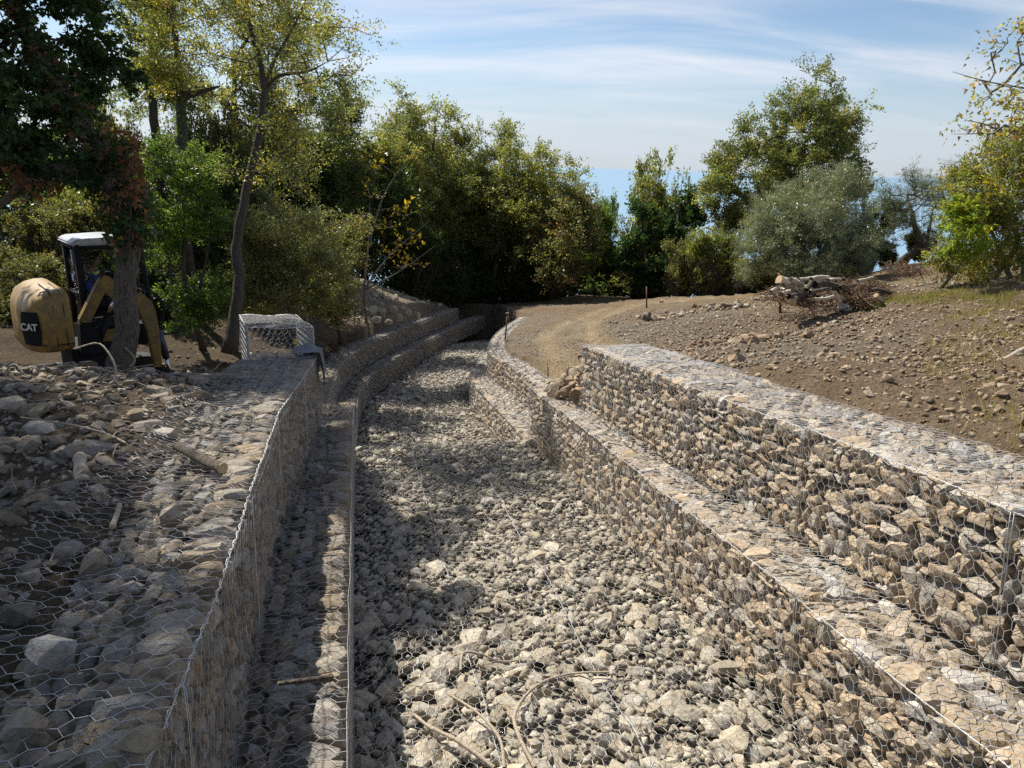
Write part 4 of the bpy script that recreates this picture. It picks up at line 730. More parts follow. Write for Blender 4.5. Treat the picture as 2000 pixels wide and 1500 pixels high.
tree('sapling', 'bright yellow-green sapling in front of the tangled bush', 'sapling', None, [ground_base(1890, 13.6)] + px2([(1885, 500), (1880, 440)], 13.6), 0.03, [lobe(1870, 440, 38, 32, 13.5, 0.4), lobe(1890, 490, 40, 28, 13.4, 0.4), lobe(1850, 420, 20, 20, 13.6, 0.3)], 50, 34, 0.095, 0.11, [((0.20, 0.26, 0.03), 5), ((0.28, 0.27, 0.03), 2), ((0.13, 0.2, 0.03), 2)], BARKG, 111, droop=0.5, aspect=0.4)
tree('fig_tree', 'half-bare tree with yellow leaves reaching in at the upper right', 'tree', None, [ground_base(2200, 12.5)] + px2([(2180, 450), (2140, 250), (2090, 150)], 12.5), 0.1, [lobe(1990, 60, 60, 55, 12.4, 0.6), lobe(1970, 160, 60, 45, 12.4, 0.7), lobe(1960, 250, 80, 60, 12.5, 0.8), lobe(2060, 180, 80, 130, 12.5, 0.9)], 210, 7, 0.085, 0.15, [((0.33, 0.26, 0.07), 3), ((0.20, 0.21, 0.06), 4), ((0.28, 0.17, 0.07), 1.2)], BARKG, 112, tip=0.0055, droop=0.5, aspect=0.5, stem_r=0.3, extra_stems=[px2([(2120, 230), (2030, 180), (1930, 160), (1860, 140)], 12.4), px2([(2130, 260), (2020, 250), (1930, 260), (1860, 262)], 12.5)])
# -- far wood seen as one mass behind the trees
R_ = np.random.default_rng(5); cen = []
for px, py, rx, ry, dd, n in [(880, 450, 130, 150, 48, 330), (1040, 480, 110, 110, 48, 280), (700, 430, 130, 130, 36, 260), (1000, 590, 120, 50, 47, 160), (860, 580, 100, 50, 44, 160), (520, 420, 160, 140, 30, 200), (300, 430, 180, 130, 28, 200), (80, 400, 160, 130, 28, 170), (1180, 520, 90, 40, 48, 90), (1270, 535, 130, 34, 45, 110), (1430, 556, 60, 16, 37, 50), (1200, 562, 120, 12, 44, 70), (1560, 540, 120, 14, 36, 60)]:
    c, r = lobe(px, py, rx, ry, dd, 2.5); cen.append(c + unit(R_.normal(size=(n, 3))) * R_.random((n, 1)) ** 0.4 * np.array(r))
cen = np.concatenate(cen); W = np.array([5, 4, 3.0]); Vt, F, cc = leaf_cloud(cen, 90, 0.25, 0.45, np.array([c for c, _ in G_DRK]), W / W.sum(), R_)
tag(link('far_wood', mesh_np('far_wood', Vt, F, LEAF, cc)), 'dark mass of woodland behind the nearer trees', 'woodland', kind='stuff')
# -- weeds and grass on the right
def grass(n, px, py, rx, ry, v, h, cols, seed):
    R = np.random.default_rng(seed); a = unit(R.normal(size=(n, 2))) * R.random((n, 1)) ** 0.5; c0, c1, c2 = (np.array(gst(px, py)), np.array(gst(px + rx, py)), np.array(gst(px, py - ry))); st_ = c0 + a[:, :1] * (c1 - c0) - a[:, 1:] * (c2 - c0); s, t = st_[:, 0], st_[:, 1]
    k = fbm(s * 1.5, t * 1.5 + seed, 3) + 0.16 * R.normal(size=n) > 0.02; s, t = s[k], t[k]; n = len(s)
    b = P(s, t, ground_v(s, t, False)); hh = h * R.uniform(0.4, 1.2, n); lean = R.normal(size=(n, 3)) * 0.35; lean[:, 2] = 1; tipp = b + unit(lean) * hh[:, None]; sd = unit(np.cross(unit(lean), R.normal(size=(n, 3)))) * 0.0045
    Vt = np.stack([b - sd, b + sd, tipp], 1).reshape(-1, 3); c = np.repeat(np.array(cols)[R.integers(len(cols), size=n)] * np.exp(R.normal(size=(n, 1)) * 0.2), 3, 0); return Vt, c
gs = [grass(16000, 1840, 588, 170, 14, -1.2, 0.10, [(0.2, 0.19, 0.09), (0.27, 0.22, 0.12), (0.14, 0.15, 0.06)], 1), grass(12000, 1940, 562, 110, 24, -1.0, 0.17, [(0.23, 0.19, 0.11), (0.15, 0.155, 0.07), (0.3, 0.24, 0.14)], 2), grass(2500, 1960, 615, 90, 20, -1.1, 0.09, [(0.26, 0.2, 0.12), (0.2, 0.17, 0.09)], 3), grass(1500, 1690, 602, 34, 6, -1.4, 0.14, [(0.14, 0.18, 0.05), (0.2, 0.22, 0.08)], 4)]
Vt = np.concatenate([g[0] for g in gs]); tag(link('grass', mesh_np('grass', Vt, np.arange(len(Vt)).reshape(-1, 3), LEAF, np.concatenate([g[1] for g in gs]))), 'sparse dry grass and weeds on the right of the field', 'grass', kind='stuff')
# ------------------------------------------------------------------ excavator
def box(x0, x1, y0, y1, z0, z1):
    v = np.array([(x, y, z) for x in (x0, x1) for y in (y0, y1) for z in (z0, z1)], float)
    return v, np.array([[0, 1, 3, 2], [4, 6, 7, 5], [0, 4, 5, 1], [2, 3, 7, 6], [0, 2, 6, 4], [1, 5, 7, 3]])
def bevel_mesh(name, v, f, mat, w=0.02, seg=2, smooth=True):
    me = mesh_np(name, v, f, mat); bm = bmesh.new(); bm.from_mesh(me); bmesh.ops.recalc_face_normals(bm, faces=bm.faces)
    bmesh.ops.bevel(bm, geom=bm.edges[:], offset=w, segments=seg, affect='EDGES', clamp_overlap=True)
    bm.to_mesh(me); bm.free()
    if smooth: me.polygons.foreach_set('use_smooth', np.ones(len(me.polygons), bool)); me.set_sharp_from_angle(angle=math.radians(40))
    return me
def extrude_profile(pts, y0, y1, axis='y'):
    """closed (x,z) outline extruded along y"""
    n = len(pts); p = np.array(pts, float); v = np.concatenate([np.stack([p[:, 0], np.full(n, y0), p[:, 1]], 1), np.stack([p[:, 0], np.full(n, y1), p[:, 1]], 1)])
    return v, n
def prism(name, pts, y0, y1, mat, w=0.015, seg=2):
    v, n = extrude_profile(pts, y0, y1); bm = bmesh.new(); vs = [bm.verts.new(x) for x in v]
    bm.faces.new(vs[:n]); bm.faces.new(vs[n:][::-1])
    for i in range(n): bm.faces.new((vs[i], vs[(i + 1) % n], vs[n + (i + 1) % n], vs[n + i]))
    bmesh.ops.recalc_face_normals(bm, faces=bm.faces)
    if w: bmesh.ops.bevel(bm, geom=bm.edges[:], offset=w, segments=seg, affect='EDGES', clamp_overlap=True)
    me = bpy.data.meshes.new(name); bm.to_mesh(me); bm.free(); me.materials.append(mat)
    me.polygons.foreach_set('use_smooth', np.ones(len(me.polygons), bool)); me.set_sharp_from_angle(angle=math.radians(40)); return me
YEL = plain_mat('machine_yellow', (0.36, 0.22, 0.045), 0.5, 0, 0.3, 7, 0.05, col2=(0.19, 0.13, 0.055))  # deepened yellow: shade over the machine is put into its paint
YELD = plain_mat('shaded_arm_yellow', (0.25, 0.155, 0.035), 0.6, 0, 0.4, 6, 0.08, col2=(0.13, 0.09, 0.04))  # darker copy of the machine yellow; the arm's shade is put into its colour
BLK = plain_mat('machine_black', (0.018, 0.018, 0.02), 0.75, 0, 0.3, 6, spec=0.2)
RUB = plain_mat('track_rubber', (0.035, 0.032, 0.03), 0.85, 0, 0.4, 10, 0.3)
CHR = plain_mat('chrome_rod', (0.7, 0.7, 0.72), 0.15, 1.0, 0.05, 6)
STEELB = plain_mat('blue_black_steel', (0.05, 0.07, 0.11), 0.35, 0.5, 0.3, 6)
ROOFW = plain_mat('cab_roof_paint', (0.42, 0.43, 0.44), 0.35, 0, 0.25, 5)
WHT = plain_mat('white_print', (0.75, 0.75, 0.73), 0.6, 0, 0.1, 10)
def glass_mat():
    m, nt, nodes, L, b = newmat('cab_glass'); g = nodes.new('ShaderNodeBsdfGlossy'); g.inputs['Roughness'].default_value = 0.05; t = nodes.new('ShaderNodeBsdfTransparent'); t.inputs[0].default_value = (0.92, 0.95, 0.94, 1)
    mx = nodes.new('ShaderNodeMixShader'); fr = nodes.new('ShaderNodeFresnel'); fr.inputs[0].default_value = 1.2; L(fr.outputs[0], mx.inputs[0]); L(t.outputs[0], mx.inputs[1]); L(g.outputs[0], mx.inputs[2]); L(mx.outputs[0], nodes['Material Output'].inputs[0]); return m
GLASS = glass_mat()
EXA = math.radians(42); EX = at(150, 778, 11.7) + 0.30 * np.array([math.cos(EXA), math.sin(EXA), 0])
ex = thing('excavator', EX, 'small yellow tracked excavator digging behind the ivy-clad trunk', 'excavator'); ex.rotation_euler = (0, 0, EXA)
def part(name, me, parent=ex, loc=(0, 0, 0)):
    return link(name, me, parent, loc)
for y in (-0.72, 0.72):        # crawler tracks: rounded loop with cleats
    prof = [(-0.95 + 0.25 * math.cos(a), 0.25 + 0.25 * math.sin(a)) for a in np.linspace(math.pi / 2, math.pi * 1.5, 8)] + [(0.95 + 0.25 * math.cos(a), 0.25 + 0.25 * math.sin(a)) for a in np.linspace(-math.pi / 2, math.pi / 2, 8)]
    tk = part('track', prism('track', prof, y - 0.19, y + 0.19, RUB, 0.01, 1), ex, (0, 0, -0.1)); parts = []
    for x in np.arange(-0.95, 0.96, 0.12): parts += [box(x - 0.03, x + 0.03, y - 0.19, y + 0.19, 0.5, 0.51), box(x - 0.03, x + 0.03, y - 0.19, y + 0.19, -0.02, 0.0)]
    v, f = merge(parts); tag(link('cleats', mesh_np('cleats', v, f, RUB), tk), kind='stuff')
part('undercarriage', bevel_mesh('undercarriage', *box(-0.35, 0.35, -0.45, 0.45, 0.25, 0.9), BLK))
# rounded engine housing and counterweight
def housing():
    xs = [-0.36, -0.41, -0.52, -0.66, -0.79, -0.88, -0.93]; hw = [0.86, 0.87, 0.87, 0.86, 0.80, 0.66, 0.42]; zt = [1.84, 1.86, 1.86, 1.83, 1.76, 1.64, 1.50]; zb = [0.98, 0.96, 0.94, 0.94, 0.95, 0.97, 1.0]
    k = 28; rings = []
    for x, w, a, b in zip(xs, hw, zt, zb):
        ang = np.linspace(0, 2 * math.pi, k, endpoint=False); c, s_ = np.cos(ang), np.sin(ang); e = 0.26
        rings.append(np.stack([np.full(k, x), w * np.sign(c) * np.abs(c) ** e, (a + b) / 2 + (a - b) / 2 * np.sign(s_) * np.abs(s_) ** e], 1))
    v = np.concatenate(rings); i = np.arange(k); j = (i + 1) % k; F = np.concatenate([np.stack([i + r * k, j + r * k, j + (r + 1) * k, i + (r + 1) * k], 1) for r in range(len(xs) - 1)])
    cap = np.concatenate([v, [[xs[0], 0, 1.2], [xs[-1] - 0.01, 0, 1.1]]]); m = len(v)
    T = np.concatenate([np.stack([j, i, np.full(k, m)], 1), np.stack([i + (len(xs) - 1) * k, j + (len(xs) - 1) * k, np.full(k, m + 1)], 1)])
    return mesh_np('engine_housing', cap, [F, T], YEL, smooth=True)
hs = part('engine_housing', housing())
def seam(pts):       # dark shut lines of the hood panels
    v, f = sweep(pts, 0.008, 5); return mesh_np('panel_seam', v, f, BLK)
for x, yy in ((-0.45, 0.862), (-0.58, 0.856)):
    link('panel_seam', seam([(x, -yy, 1.06), (x, -yy, 1.3), (x, -yy, 1.66), (x, -yy + 0.05, 1.80), (x, -yy + 0.15, 1.852), (x, 0, 1.865)]), hs)
link('bumper_seam', seam([(-0.37, -0.852, 1.09), (-0.52, -0.868, 1.09), (-0.66, -0.832, 1.09), (-0.79, -0.825, 1.10), (-0.88, -0.728, 1.10), (-0.935, -0.53, 1.10)]), hs)
# dark decal panel with white lettering on the rear quarter
dn = np.array([-0.80, -0.60, 0]); dn /= np.linalg.norm(dn); dc = np.array([-0.85, -0.70, 1.34]); dx = np.array([-dn[1], dn[0], 0]) * -1
dx = np.cross([0, 0, 1], dn); 
def decal():
    g = 7; u, w = np.meshgrid(np.linspace(-0.16, 0.16, g), np.linspace(-0.24, 0.24, g), indexing='ij'); cut = 1 - 0.16 * (w / 0.24) ** 2
    p = dc + u[..., None] * cut[..., None] * dx + w[..., None] * np.array([0, 0, 1.0]) + (0.035 - 1.0 * u ** 2 - 0.35 * np.maximum(0, w - 0.12) ** 2)[..., None] * dn; i = np.arange(g * g).reshape(g, g)
    return mesh_np('decal_panel', p.reshape(-1, 3), np.stack([i[:-1, :-1], i[1:, :-1], i[1:, 1:], i[:-1, 1:]], -1).reshape(-1, 4), BLK, smooth=True)
dp = part('decal_panel', decal())
cu = bpy.data.curves.new('lettering', 'FONT'); cu.body = 'CAT'; cu.size = 0.14; cu.align_x = 'CENTER'; cu.align_y = 'CENTER'; cu.extrude = 0.004; cu.offset = 0.004; cu.materials.append(WHT)
_to = link('lettering', cu); _dg = bpy.context.evaluated_depsgraph_get(); _lm = bpy.data.meshes.new_from_object(_to.evaluated_get(_dg)); bpy.data.objects.remove(_to); lt = link('lettering', _lm, dp); mm = Matrix.Identity(4); lc = dc + dn * 0.045 + np.array([0, 0, 0.02])
for r in range(3): mm[r][0], mm[r][1], mm[r][2], mm[r][3] = dx[r], (0, 0, 1)[r], dn[r], lc[r]
lt.matrix_basis = mm
# cab
CX0, CX1, CY0, CY1, CZ0, CZ1 = -0.05, 1.02, -0.06, 0.84, 0.75, 2.40
cab = part('cab', bevel_mesh('cab', *box(CX0, CX1, CY0, CY1, CZ0, CZ0 + 0.35), BLK, 0.02))
def bar(a, b, r): return sweep([a, ((np.array(a) + np.array(b)) / 2).tolist(), b], r, 6)
for name, a, b, r in (('rear_pillar', (CX0 + 0.04, CY0 + 0.04, CZ0), (CX0 + 0.04, CY0 + 0.04, CZ1), 0.055), ('rear_pillar', (CX0 + 0.04, CY1 - 0.04, CZ0), (CX0 + 0.04, CY1 - 0.04, CZ1), 0.045), ('front_pillar', (CX1 - 0.03, CY0 + 0.04, CZ0), (CX1 - 0.14, CY0 + 0.04, CZ1), 0.045), ('front_pillar', (CX1 - 0.03, CY1 - 0.04, CZ0), (CX1 - 0.14, CY1 - 0.04, CZ1), 0.045), ('top_rail', (CX0 + 0.04, CY0 + 0.04, CZ1 - 0.03), (CX1 - 0.14, CY0 + 0.04, CZ1 - 0.03), 0.05), ('top_rail', (CX0 + 0.04, CY1 - 0.04, CZ1 - 0.03), (CX1 - 0.14, CY1 - 0.04, CZ1 - 0.03), 0.05), ('rear_rail', (CX0 + 0.04, CY0, CZ1 - 0.03), (CX0 + 0.04, CY1, CZ1 - 0.03), 0.05), ('rear_rail', (CX0 + 0.04, CY0, 1.62), (CX0 + 0.04, CY1, 1.62), 0.04)):
    v, f = bar(a, b, r); link(name, mesh_np(name, v, f, BLK, smooth=True), cab)
rf = part('cab_roof', prism('cab_roof', [(CX0 - 0.03, CZ1), (CX1 - 0.06, CZ1), (CX1 - 0.02, CZ1 + 0.03), (CX1 - 0.08, CZ1 + 0.08), (0.5, CZ1 + 0.12), (CX0 + 0.05, CZ1 + 0.10), (CX0 - 0.05, CZ1 + 0.04)], CY0 - 0.02, CY1 + 0.02, ROOFW, 0.03, 3))
for nm, b_ in (('side_window', box(CX0 + 0.08, CX1 - 0.12, CY0 + 0.028, CY0 + 0.034, CZ0 + 0.36, CZ1 - 0.08)), ('side_window', box(CX0 + 0.08, CX1 - 0.12, CY1 - 0.034, CY1 - 0.028, CZ0 + 0.36, CZ1 - 0.08)), ('rear_window', box(CX0 + 0.03, CX0 + 0.036, CY0 + 0.08, CY1 - 0.08, 1.66, CZ1 - 0.08)), ('front_window', box(CX1 - 0.10, CX1 - 0.094, CY0 + 0.08, CY1 - 0.08, CZ0 + 0.36, CZ1 - 0.08))):
    part(nm, mesh_np(nm, *b_, GLASS))
v1 = merge([box(0.10, 0.54, 0.16, 0.62, 1.24, 1.38)]); seat = part('seat', bevel_mesh('seat', v1[0], v1[1][0], BLK, 0.04)); link('seat_back', bevel_mesh('seat_back', *box(0.02, 0.14, 0.16, 0.62, 1.34, 1.98), BLK, 0.04), seat)
# boom, stick, cylinders, bucket
def flat(pts, y0, y1, mat, name, w=0.012): return part(name, prism(name, pts, y0, y1, mat, w))
boom = flat([(-0.20, 1.34), (-0.12, 1.18), (0.20, 1.72), (0.30, 1.60), (0.66, 1.42), (0.74, 1.58), (0.38, 1.86), (0.30, 1.96), (0.22, 2.00), (0.12, 1.89)], -0.49, -0.33, YELD, 'boom')
flat([(-0.24, 0.80), (0.08, 0.80), (0.04, 1.16), (-0.06, 1.30), (-0.20, 1.30)], -0.52, -0.28, BLK, 'boom_bracket')
stick = flat([(0.62, 1.60), (0.72, 1.68), (0.86, 1.52), (0.90, 1.38), (0.93, 0.95), (0.90, 0.40), (0.79, 0.40), (0.74, 1.05), (0.64, 1.42)], -0.46, -0.34, YELD, 'stick')
def cylinder(a, b, r, rod, name, mat):
    a, b = np.array(a, float), np.array(b, float); m = a + (b - a) * 0.58; v, f = sweep([a, (a + m) / 2, m], r, 12); o = part(name, mesh_np(name, v, f, mat, smooth=True)); v, f = sweep([m, (m + b) / 2, b], rod, 10); link('piston_rod', mesh_np('piston_rod', v, f, CHR, smooth=True), o); return o
cylinder((0.02, -0.40, 0.95), (0.36, -0.40, 1.66), 0.06, 0.03, 'boom_cylinder', BLK); cylinder((0.26, -0.40, 2.03), (0.74, -0.40, 1.72), 0.045, 0.024, 'stick_cylinder', BLK); cylinder((0.93, -0.40, 1.02), (1.04, -0.40, 0.22), 0.055, 0.03, 'bucket_cylinder', STEELB)
for yo, dz in ((-0.46, 0), (-0.34, 0.05)):
    v, f = sweep(smooth_path([(0.0, yo, 1.35), (0.12, yo, 1.80), (0.26, yo, 2.04), (0.52, yo, 1.86), (0.86, yo, 1.66 + dz), (1.02 + dz, yo, 1.42), (0.96, yo, 1.12)], 24), 0.014, 6); part('hose', mesh_np('hose', v, f, BLK, smooth=True))
part('bucket', prism('bucket', [(0.80, 0.45), (0.96, 0.42), (1.10, 0.22), (1.12, -0.02), (0.96, -0.20), (0.70, -0.22), (0.86, 0.0), (0.84, 0.22)], -0.66, -0.14, BLK, 0.012))
part('side_skirt', bevel_mesh('side_skirt', *box(0.10, 0.60, -0.16, -0.07, 0.82, 1.08), YEL, 0.02))
# ------------------------------------------------------------------ the driver
SKIN = plain_mat('skin', (0.36, 0.20, 0.14), 0.6, 0, 0.15, 9); NAVY = plain_mat('navy_cloth', (0.03, 0.06, 0.25), 0.9, 0, 0.3, 20, 0.2); HIVIS = plain_mat('hi_vis_cloth', (0.75, 0.72, 0.07), 0.8, 0, 0.2, 20, 0.2); HAIR = plain_mat('dark_hair', (0.02, 0.015, 0.012), 0.7, 0, 0.3, 30); TROU = plain_mat('work_trousers', (0.03, 0.035, 0.06), 0.9, 0, 0.3, 20, 0.2)
c_, s_ = math.cos(EXA), math.sin(EXA); seatw = EX + np.array([c_ * 0.17 - s_ * 0.24, s_ * 0.17 + c_ * 0.24, 1.40])
person = thing('person', seatw, 'person in blue and hi-vis yellow jacket seated in the excavator cab', 'person'); person.rotation_euler = (0, 0, EXA - 0.75)
def skin_mesh(name, verts, edges, radii, mat, root, parent, sub=2):
    me = bpy.data.meshes.new(name); me.from_pydata(verts, edges, []); o = link(name, me, parent); m = o.modifiers.new('skin', 'SKIN'); m.use_smooth_shade = True
    if not me.skin_vertices: me.skin_vertices.new()
    for i, r in enumerate(radii): me.skin_vertices[0].data[i].radius = r if isinstance(r, tuple) else (r, r)
    me.skin_vertices[0].data[root].use_root = True
    sb = o.modifiers.new('sub', 'SUBSURF'); sb.levels = sb.render_levels = sub; dg = bpy.context.evaluated_depsgraph_get(); ev = bpy.data.meshes.new_from_object(o.evaluated_get(dg)); o.modifiers.clear(); o.data = ev
    ev.materials.clear(); ev.materials.append(mat); return o
J = [(0, 0, 0.10), (0, 0, 0.30), (0.02, 0, 0.45), (0.04, 0, 0.56), (0.07, 0, 0.64), (0.09, 0, 0.74),
     (0.03, 0.19, 0.51), (0.14, 0.24, 0.30), (0.36, 0.20, 0.22), (0.03, -0.19, 0.51), (0.14, -0.24, 0.30), (0.36, -0.20, 0.22),
     (0.04, 0.10, 0.08), (0.42, 0.12, 0.10), (0.50, 0.12, -0.30), (0.62, 0.12, -0.34), (0.04, -0.10, 0.08), (0.42, -0.12, 0.10), (0.50, -0.12, -0.30), (0.62, -0.12, -0.34)]
E_ = [(0, 1), (1, 2), (2, 3), (3, 4), (4, 5), (2, 6), (6, 7), (7, 8), (2, 9), (9, 10), (10, 11), (0, 12), (12, 13), (13, 14), (14, 15), (0, 16), (16, 17), (17, 18), (18, 19)]
Rr = [(0.15, 0.12), (0.15, 0.11), (0.16, 0.11), 0.055, 0.05, 0.07, 0.065, 0.045, 0.032, 0.065, 0.045, 0.032, 0.085, 0.06, 0.045, 0.04, 0.085, 0.06, 0.045, 0.04]
skin_mesh('body', J, E_, Rr, SKIN, 0, person)
def blob(name, c, r, mat, parent, seg=14):
    bm = bmesh.new(); bmesh.ops.create_uvsphere(bm, u_segments=seg, v_segments=seg // 2 + 2, radius=1.0)
    for x in bm.verts: x.co = Vector((c[0] + x.co.x * r[0], c[1] + x.co.y * r[1], c[2] + x.co.z * r[2]))
    me = bpy.data.meshes.new(name); bm.to_mesh(me); bm.free(); me.materials.append(mat); me.polygons.foreach_set('use_smooth', np.ones(len(me.polygons), bool)); return link(name, me, parent)
head = blob('head', (0.10, 0, 0.75), (0.098, 0.075, 0.115), SKIN, person); blob('nose', (0.20, 0, 0.74), (0.02, 0.014, 0.022), SKIN, head, 8); blob('hair', (0.075, 0, 0.79), (0.098, 0.082, 0.10), HAIR, head)
for y in (-1, 1): blob('ear', (0.09, 0.077 * y, 0.745), (0.018, 0.01, 0.03), SKIN, head, 8); blob('eye', (0.187, 0.03 * y, 0.765), (0.008, 0.011, 0.007), HAIR, head, 8)
skin_mesh('jacket', [J[i] for i in (0, 1, 2, 3, 6, 7, 8, 9, 10, 11)], [(0, 1), (1, 2), (2, 3), (2, 4), (4, 5), (5, 6), (2, 7), (7, 8), (8, 9)], [(0.19, 0.15), (0.19, 0.14), (0.20, 0.14), 0.075, 0.085, 0.062, 0.05, 0.085, 0.062, 0.05], NAVY, 0, person)
yk = skin_mesh('hi_vis_yoke', [(0.01, 0, 0.40), (0.025, 0, 0.49), (0.045, 0, 0.57), (0.03, 0.20, 0.50), (0.03, -0.20, 0.50)], [(0, 1), (1, 2), (1, 3), (1, 4)], [(0.215, 0.155), (0.205, 0.15), 0.085, 0.098, 0.098], HIVIS, 0, person)
skin_mesh('trousers', [J[i] for i in (0, 12, 13, 14, 16, 17, 18)], [(0, 1), (1, 2), (2, 3), (0, 4), (4, 5), (5, 6)], [(0.16, 0.13), 0.10, 0.075, 0.06, 0.10, 0.075, 0.06], TROU, 0, person)
for y in (-1, 1):      # hands closed on the levers
    vs_ = [(0.36, 0.20 * y, 0.22), (0.42, 0.20 * y, 0.22)]; es_ = [(0, 1)]; rs_ = [0.03, (0.036, 0.02)]
    for f, dy in enumerate((-0.03, -0.01, 0.01, 0.03)):
        b = len(vs_); vs_ += [(0.455, 0.20 * y + dy, 0.225), (0.475, 0.20 * y + dy, 0.20), (0.455 - 0.003 * f, 0.20 * y + dy, 0.18)]; es_ += [(1, b), (b, b + 1), (b + 1, b + 2)]; rs_ += [0.009] * 3
    b = len(vs_); vs_ += [(0.40, 0.20 * y - 0.04 * y, 0.22), (0.44, 0.20 * y - 0.05 * y, 0.20)]; es_ += [(0, b), (b, b + 1)]; rs_ += [0.011, 0.009]
    skin_mesh('hand', vs_, es_, rs_, SKIN, 0, person, 1)
    lv = thing if False else None
for y in (0.19, 0.59):
    v, f = sweep([(0.62, y, 1.05), (0.64, y, 1.35), (0.68, y, 1.60)], 0.014, 6); part('control_lever', mesh_np('control_lever', v, f, BLK, smooth=True))
# ------------------------------------------------------------------ empty basket, cloth, stakes
def cage():
    C = {(i, j, k): None for i in (0, 1) for j in (0, 1) for k in (0, 1)}
    base = {(0, 0): (11.3, -1.56), (0, 1): (11.2, -0.62), (1, 0): (13.45, -1.98), (1, 1): (13.3, -1.03)}
    for (i, j), (s, t) in base.items():
        for k, v in ((0, -2.26), (1, -1.2)): C[(i, j, k)] = P(s, t, v)
    root = thing('empty_gabion_basket', (C[(0, 0, 0)] + C[(1, 1, 0)]) / 2, 'empty galvanised wire basket standing beyond the end of the upper left tier', 'wire basket'); o0 = off(root)
    def panel(name, a, b, c, d, La, Lb):
        p0, p1, tw = hexnet(La, Lb, 0.10, 0.055, 0.04, 0.004)
        f = lambda p: (a + (b - a) * (p[:, :1] / La)) * (1 - p[:, 1:] / Lb) + (d + (c - d) * (p[:, :1] / La)) * (p[:, 1:] / Lb)
        v, F = tubes(f(p0), f(p1), np.where(tw > 0, 0.0048, 0.0028)); link(name, mesh_np(name, v - o0, F, WIRE), root)
    g = lambda i, j, k: C[(i, j, k)]
    panel('lid', g(0, 0, 1), g(0, 1, 1), g(1, 1, 1), g(1, 0, 1), 0.95, 2.1); panel('front_panel', g(0, 0, 0), g(0, 1, 0), g(0, 1, 1), g(0, 0, 1), 0.95, 1.06); panel('back_panel', g(1, 0, 0), g(1, 1, 0), g(1, 1, 1), g(1, 0, 1), 0.95, 1.06)
    panel('side_panel', g(0, 0, 0), g(1, 0, 0), g(1, 0, 1), g(0, 0, 1), 2.1, 1.06); panel('side_panel', g(0, 1, 0), g(1, 1, 0), g(1, 1, 1), g(0, 1, 1), 2.1, 1.06)
    for a, b in (((0, 0, 1), (0, 1, 1)), ((1, 0, 1), (1, 1, 1)), ((0, 0, 1), (1, 0, 1)), ((0, 1, 1), (1, 1, 1)), ((0, 0, 0), (0, 0, 1)), ((0, 1, 0), (0, 1, 1)), ((1, 0, 0), (1, 0, 1)), ((1, 1, 0), (1, 1, 1))):
        q = np.linspace(0, 1, 12)[:, None]; pts = C[a] * (1 - q) + C[b] * q; pts[:, 2] += 0.012 * np.sin(q[:, 0] * 9); v, F = rope(pts, 0.0075, False); link('edge_wire', mesh_np('edge_wire', v - o0, F, WIRE, smooth=True), root)
    # yellow tape knotted to the netting
    YT = plain_mat('yellow_tape', (0.75, 0.55, 0.03), 0.6, 0, 0.1, 10); p = smooth_path([at(578, 668, 11.3), at(575, 671, 11.25), at(573, 666, 11.2), at(577, 664, 11.2), at(585, 663, 11.25)], 18); w = np.array([0.0, 0.0, 0.014])
    v = np.concatenate([p - w, p + w]); i = np.arange(17); tag(link('marking_tape', mesh_np('marking_tape', v, np.stack([i, i + 1, i + 19, i + 18], 1), YT)), 'scrap of yellow tape tied to the empty wire basket', 'tape')
cage()
def cloth():
    g = 26; u, w = np.meshgrid(np.linspace(-0.36, 0.30, g), np.linspace(-0.28, 0.30, g), indexing='ij'); s0, t0 = 10.28, -0.58
    over = np.maximum(0, w - 0.06); hgt = VU1 + 0.07 + 0.10 * np.exp(-(((u + 0.05) / 0.16) ** 2 + ((w + 0.06) / 0.12) ** 2)) + 0.10 * fbm(u * 6, w * 6, 4) - 1.5 * over * (1 + 0.5 * fbm(u * 5, w * 0, 2)); tt = t0 + np.where(w > 0.06, 0.10 + 0.15 * over + 0.06 * fbm(u * 8, w * 5, 3), w); p = P(s0 + u, tt, hgt)
    i = np.arange(g * g).reshape(g, g); F = np.stack([i[:-1, :-1], i[1:, :-1], i[1:, 1:], i[:-1, 1:]], -1).reshape(-1, 4); m = plain_mat('grey_geotextile', (0.16, 0.175, 0.20), 0.8, 0, 0.3, 12, 0.3); me = mesh_np('geotextile', p.reshape(-1, 3), F, m, smooth=True); o = link('geotextile_cloth', me); md = o.modifiers.new('thick', 'SOLIDIFY'); md.thickness = 0.006
    tag(o, 'crumpled grey cloth over the far corner of the upper left tier', 'cloth')
cloth()
def rod(name, px, top, bot, depth, r, label, cap=False, lean=0):
    b = at(px, bot, depth); t = at(px + lean, top, depth); b2 = b - unit(t - b) * 0.25; root = thing(name, b, label, 'stake', 'steel survey stakes'); v, F = sweep([b2, (b + t) / 2, t], r, 7); link('shaft', mesh_np('shaft', v - b, F, RUST, smooth=True), root)
    if cap: v, F = sweep([t - [0, 0, 0.008], t, t + [0, 0, 0.02]], [r * 2.6, r * 2.8, r * 2.2], 10); link('cap', mesh_np('cap', v - b, F, BARKG), root)
rod('stake', 986, 612, 672, 24.0, 0.024, 'rusty capped stake on the bank above the far right wall', True, 5)
rod('stake', 1263, 560, 602, ray_ground(1263, 602), 0.028, 'thin dark stake beside the dirt track')
rod('stake', 1524, 533, 606, ray_ground(1524, 606) - 0.1, 0.03, 'tall thin stake in front of the log pile', False, -2)

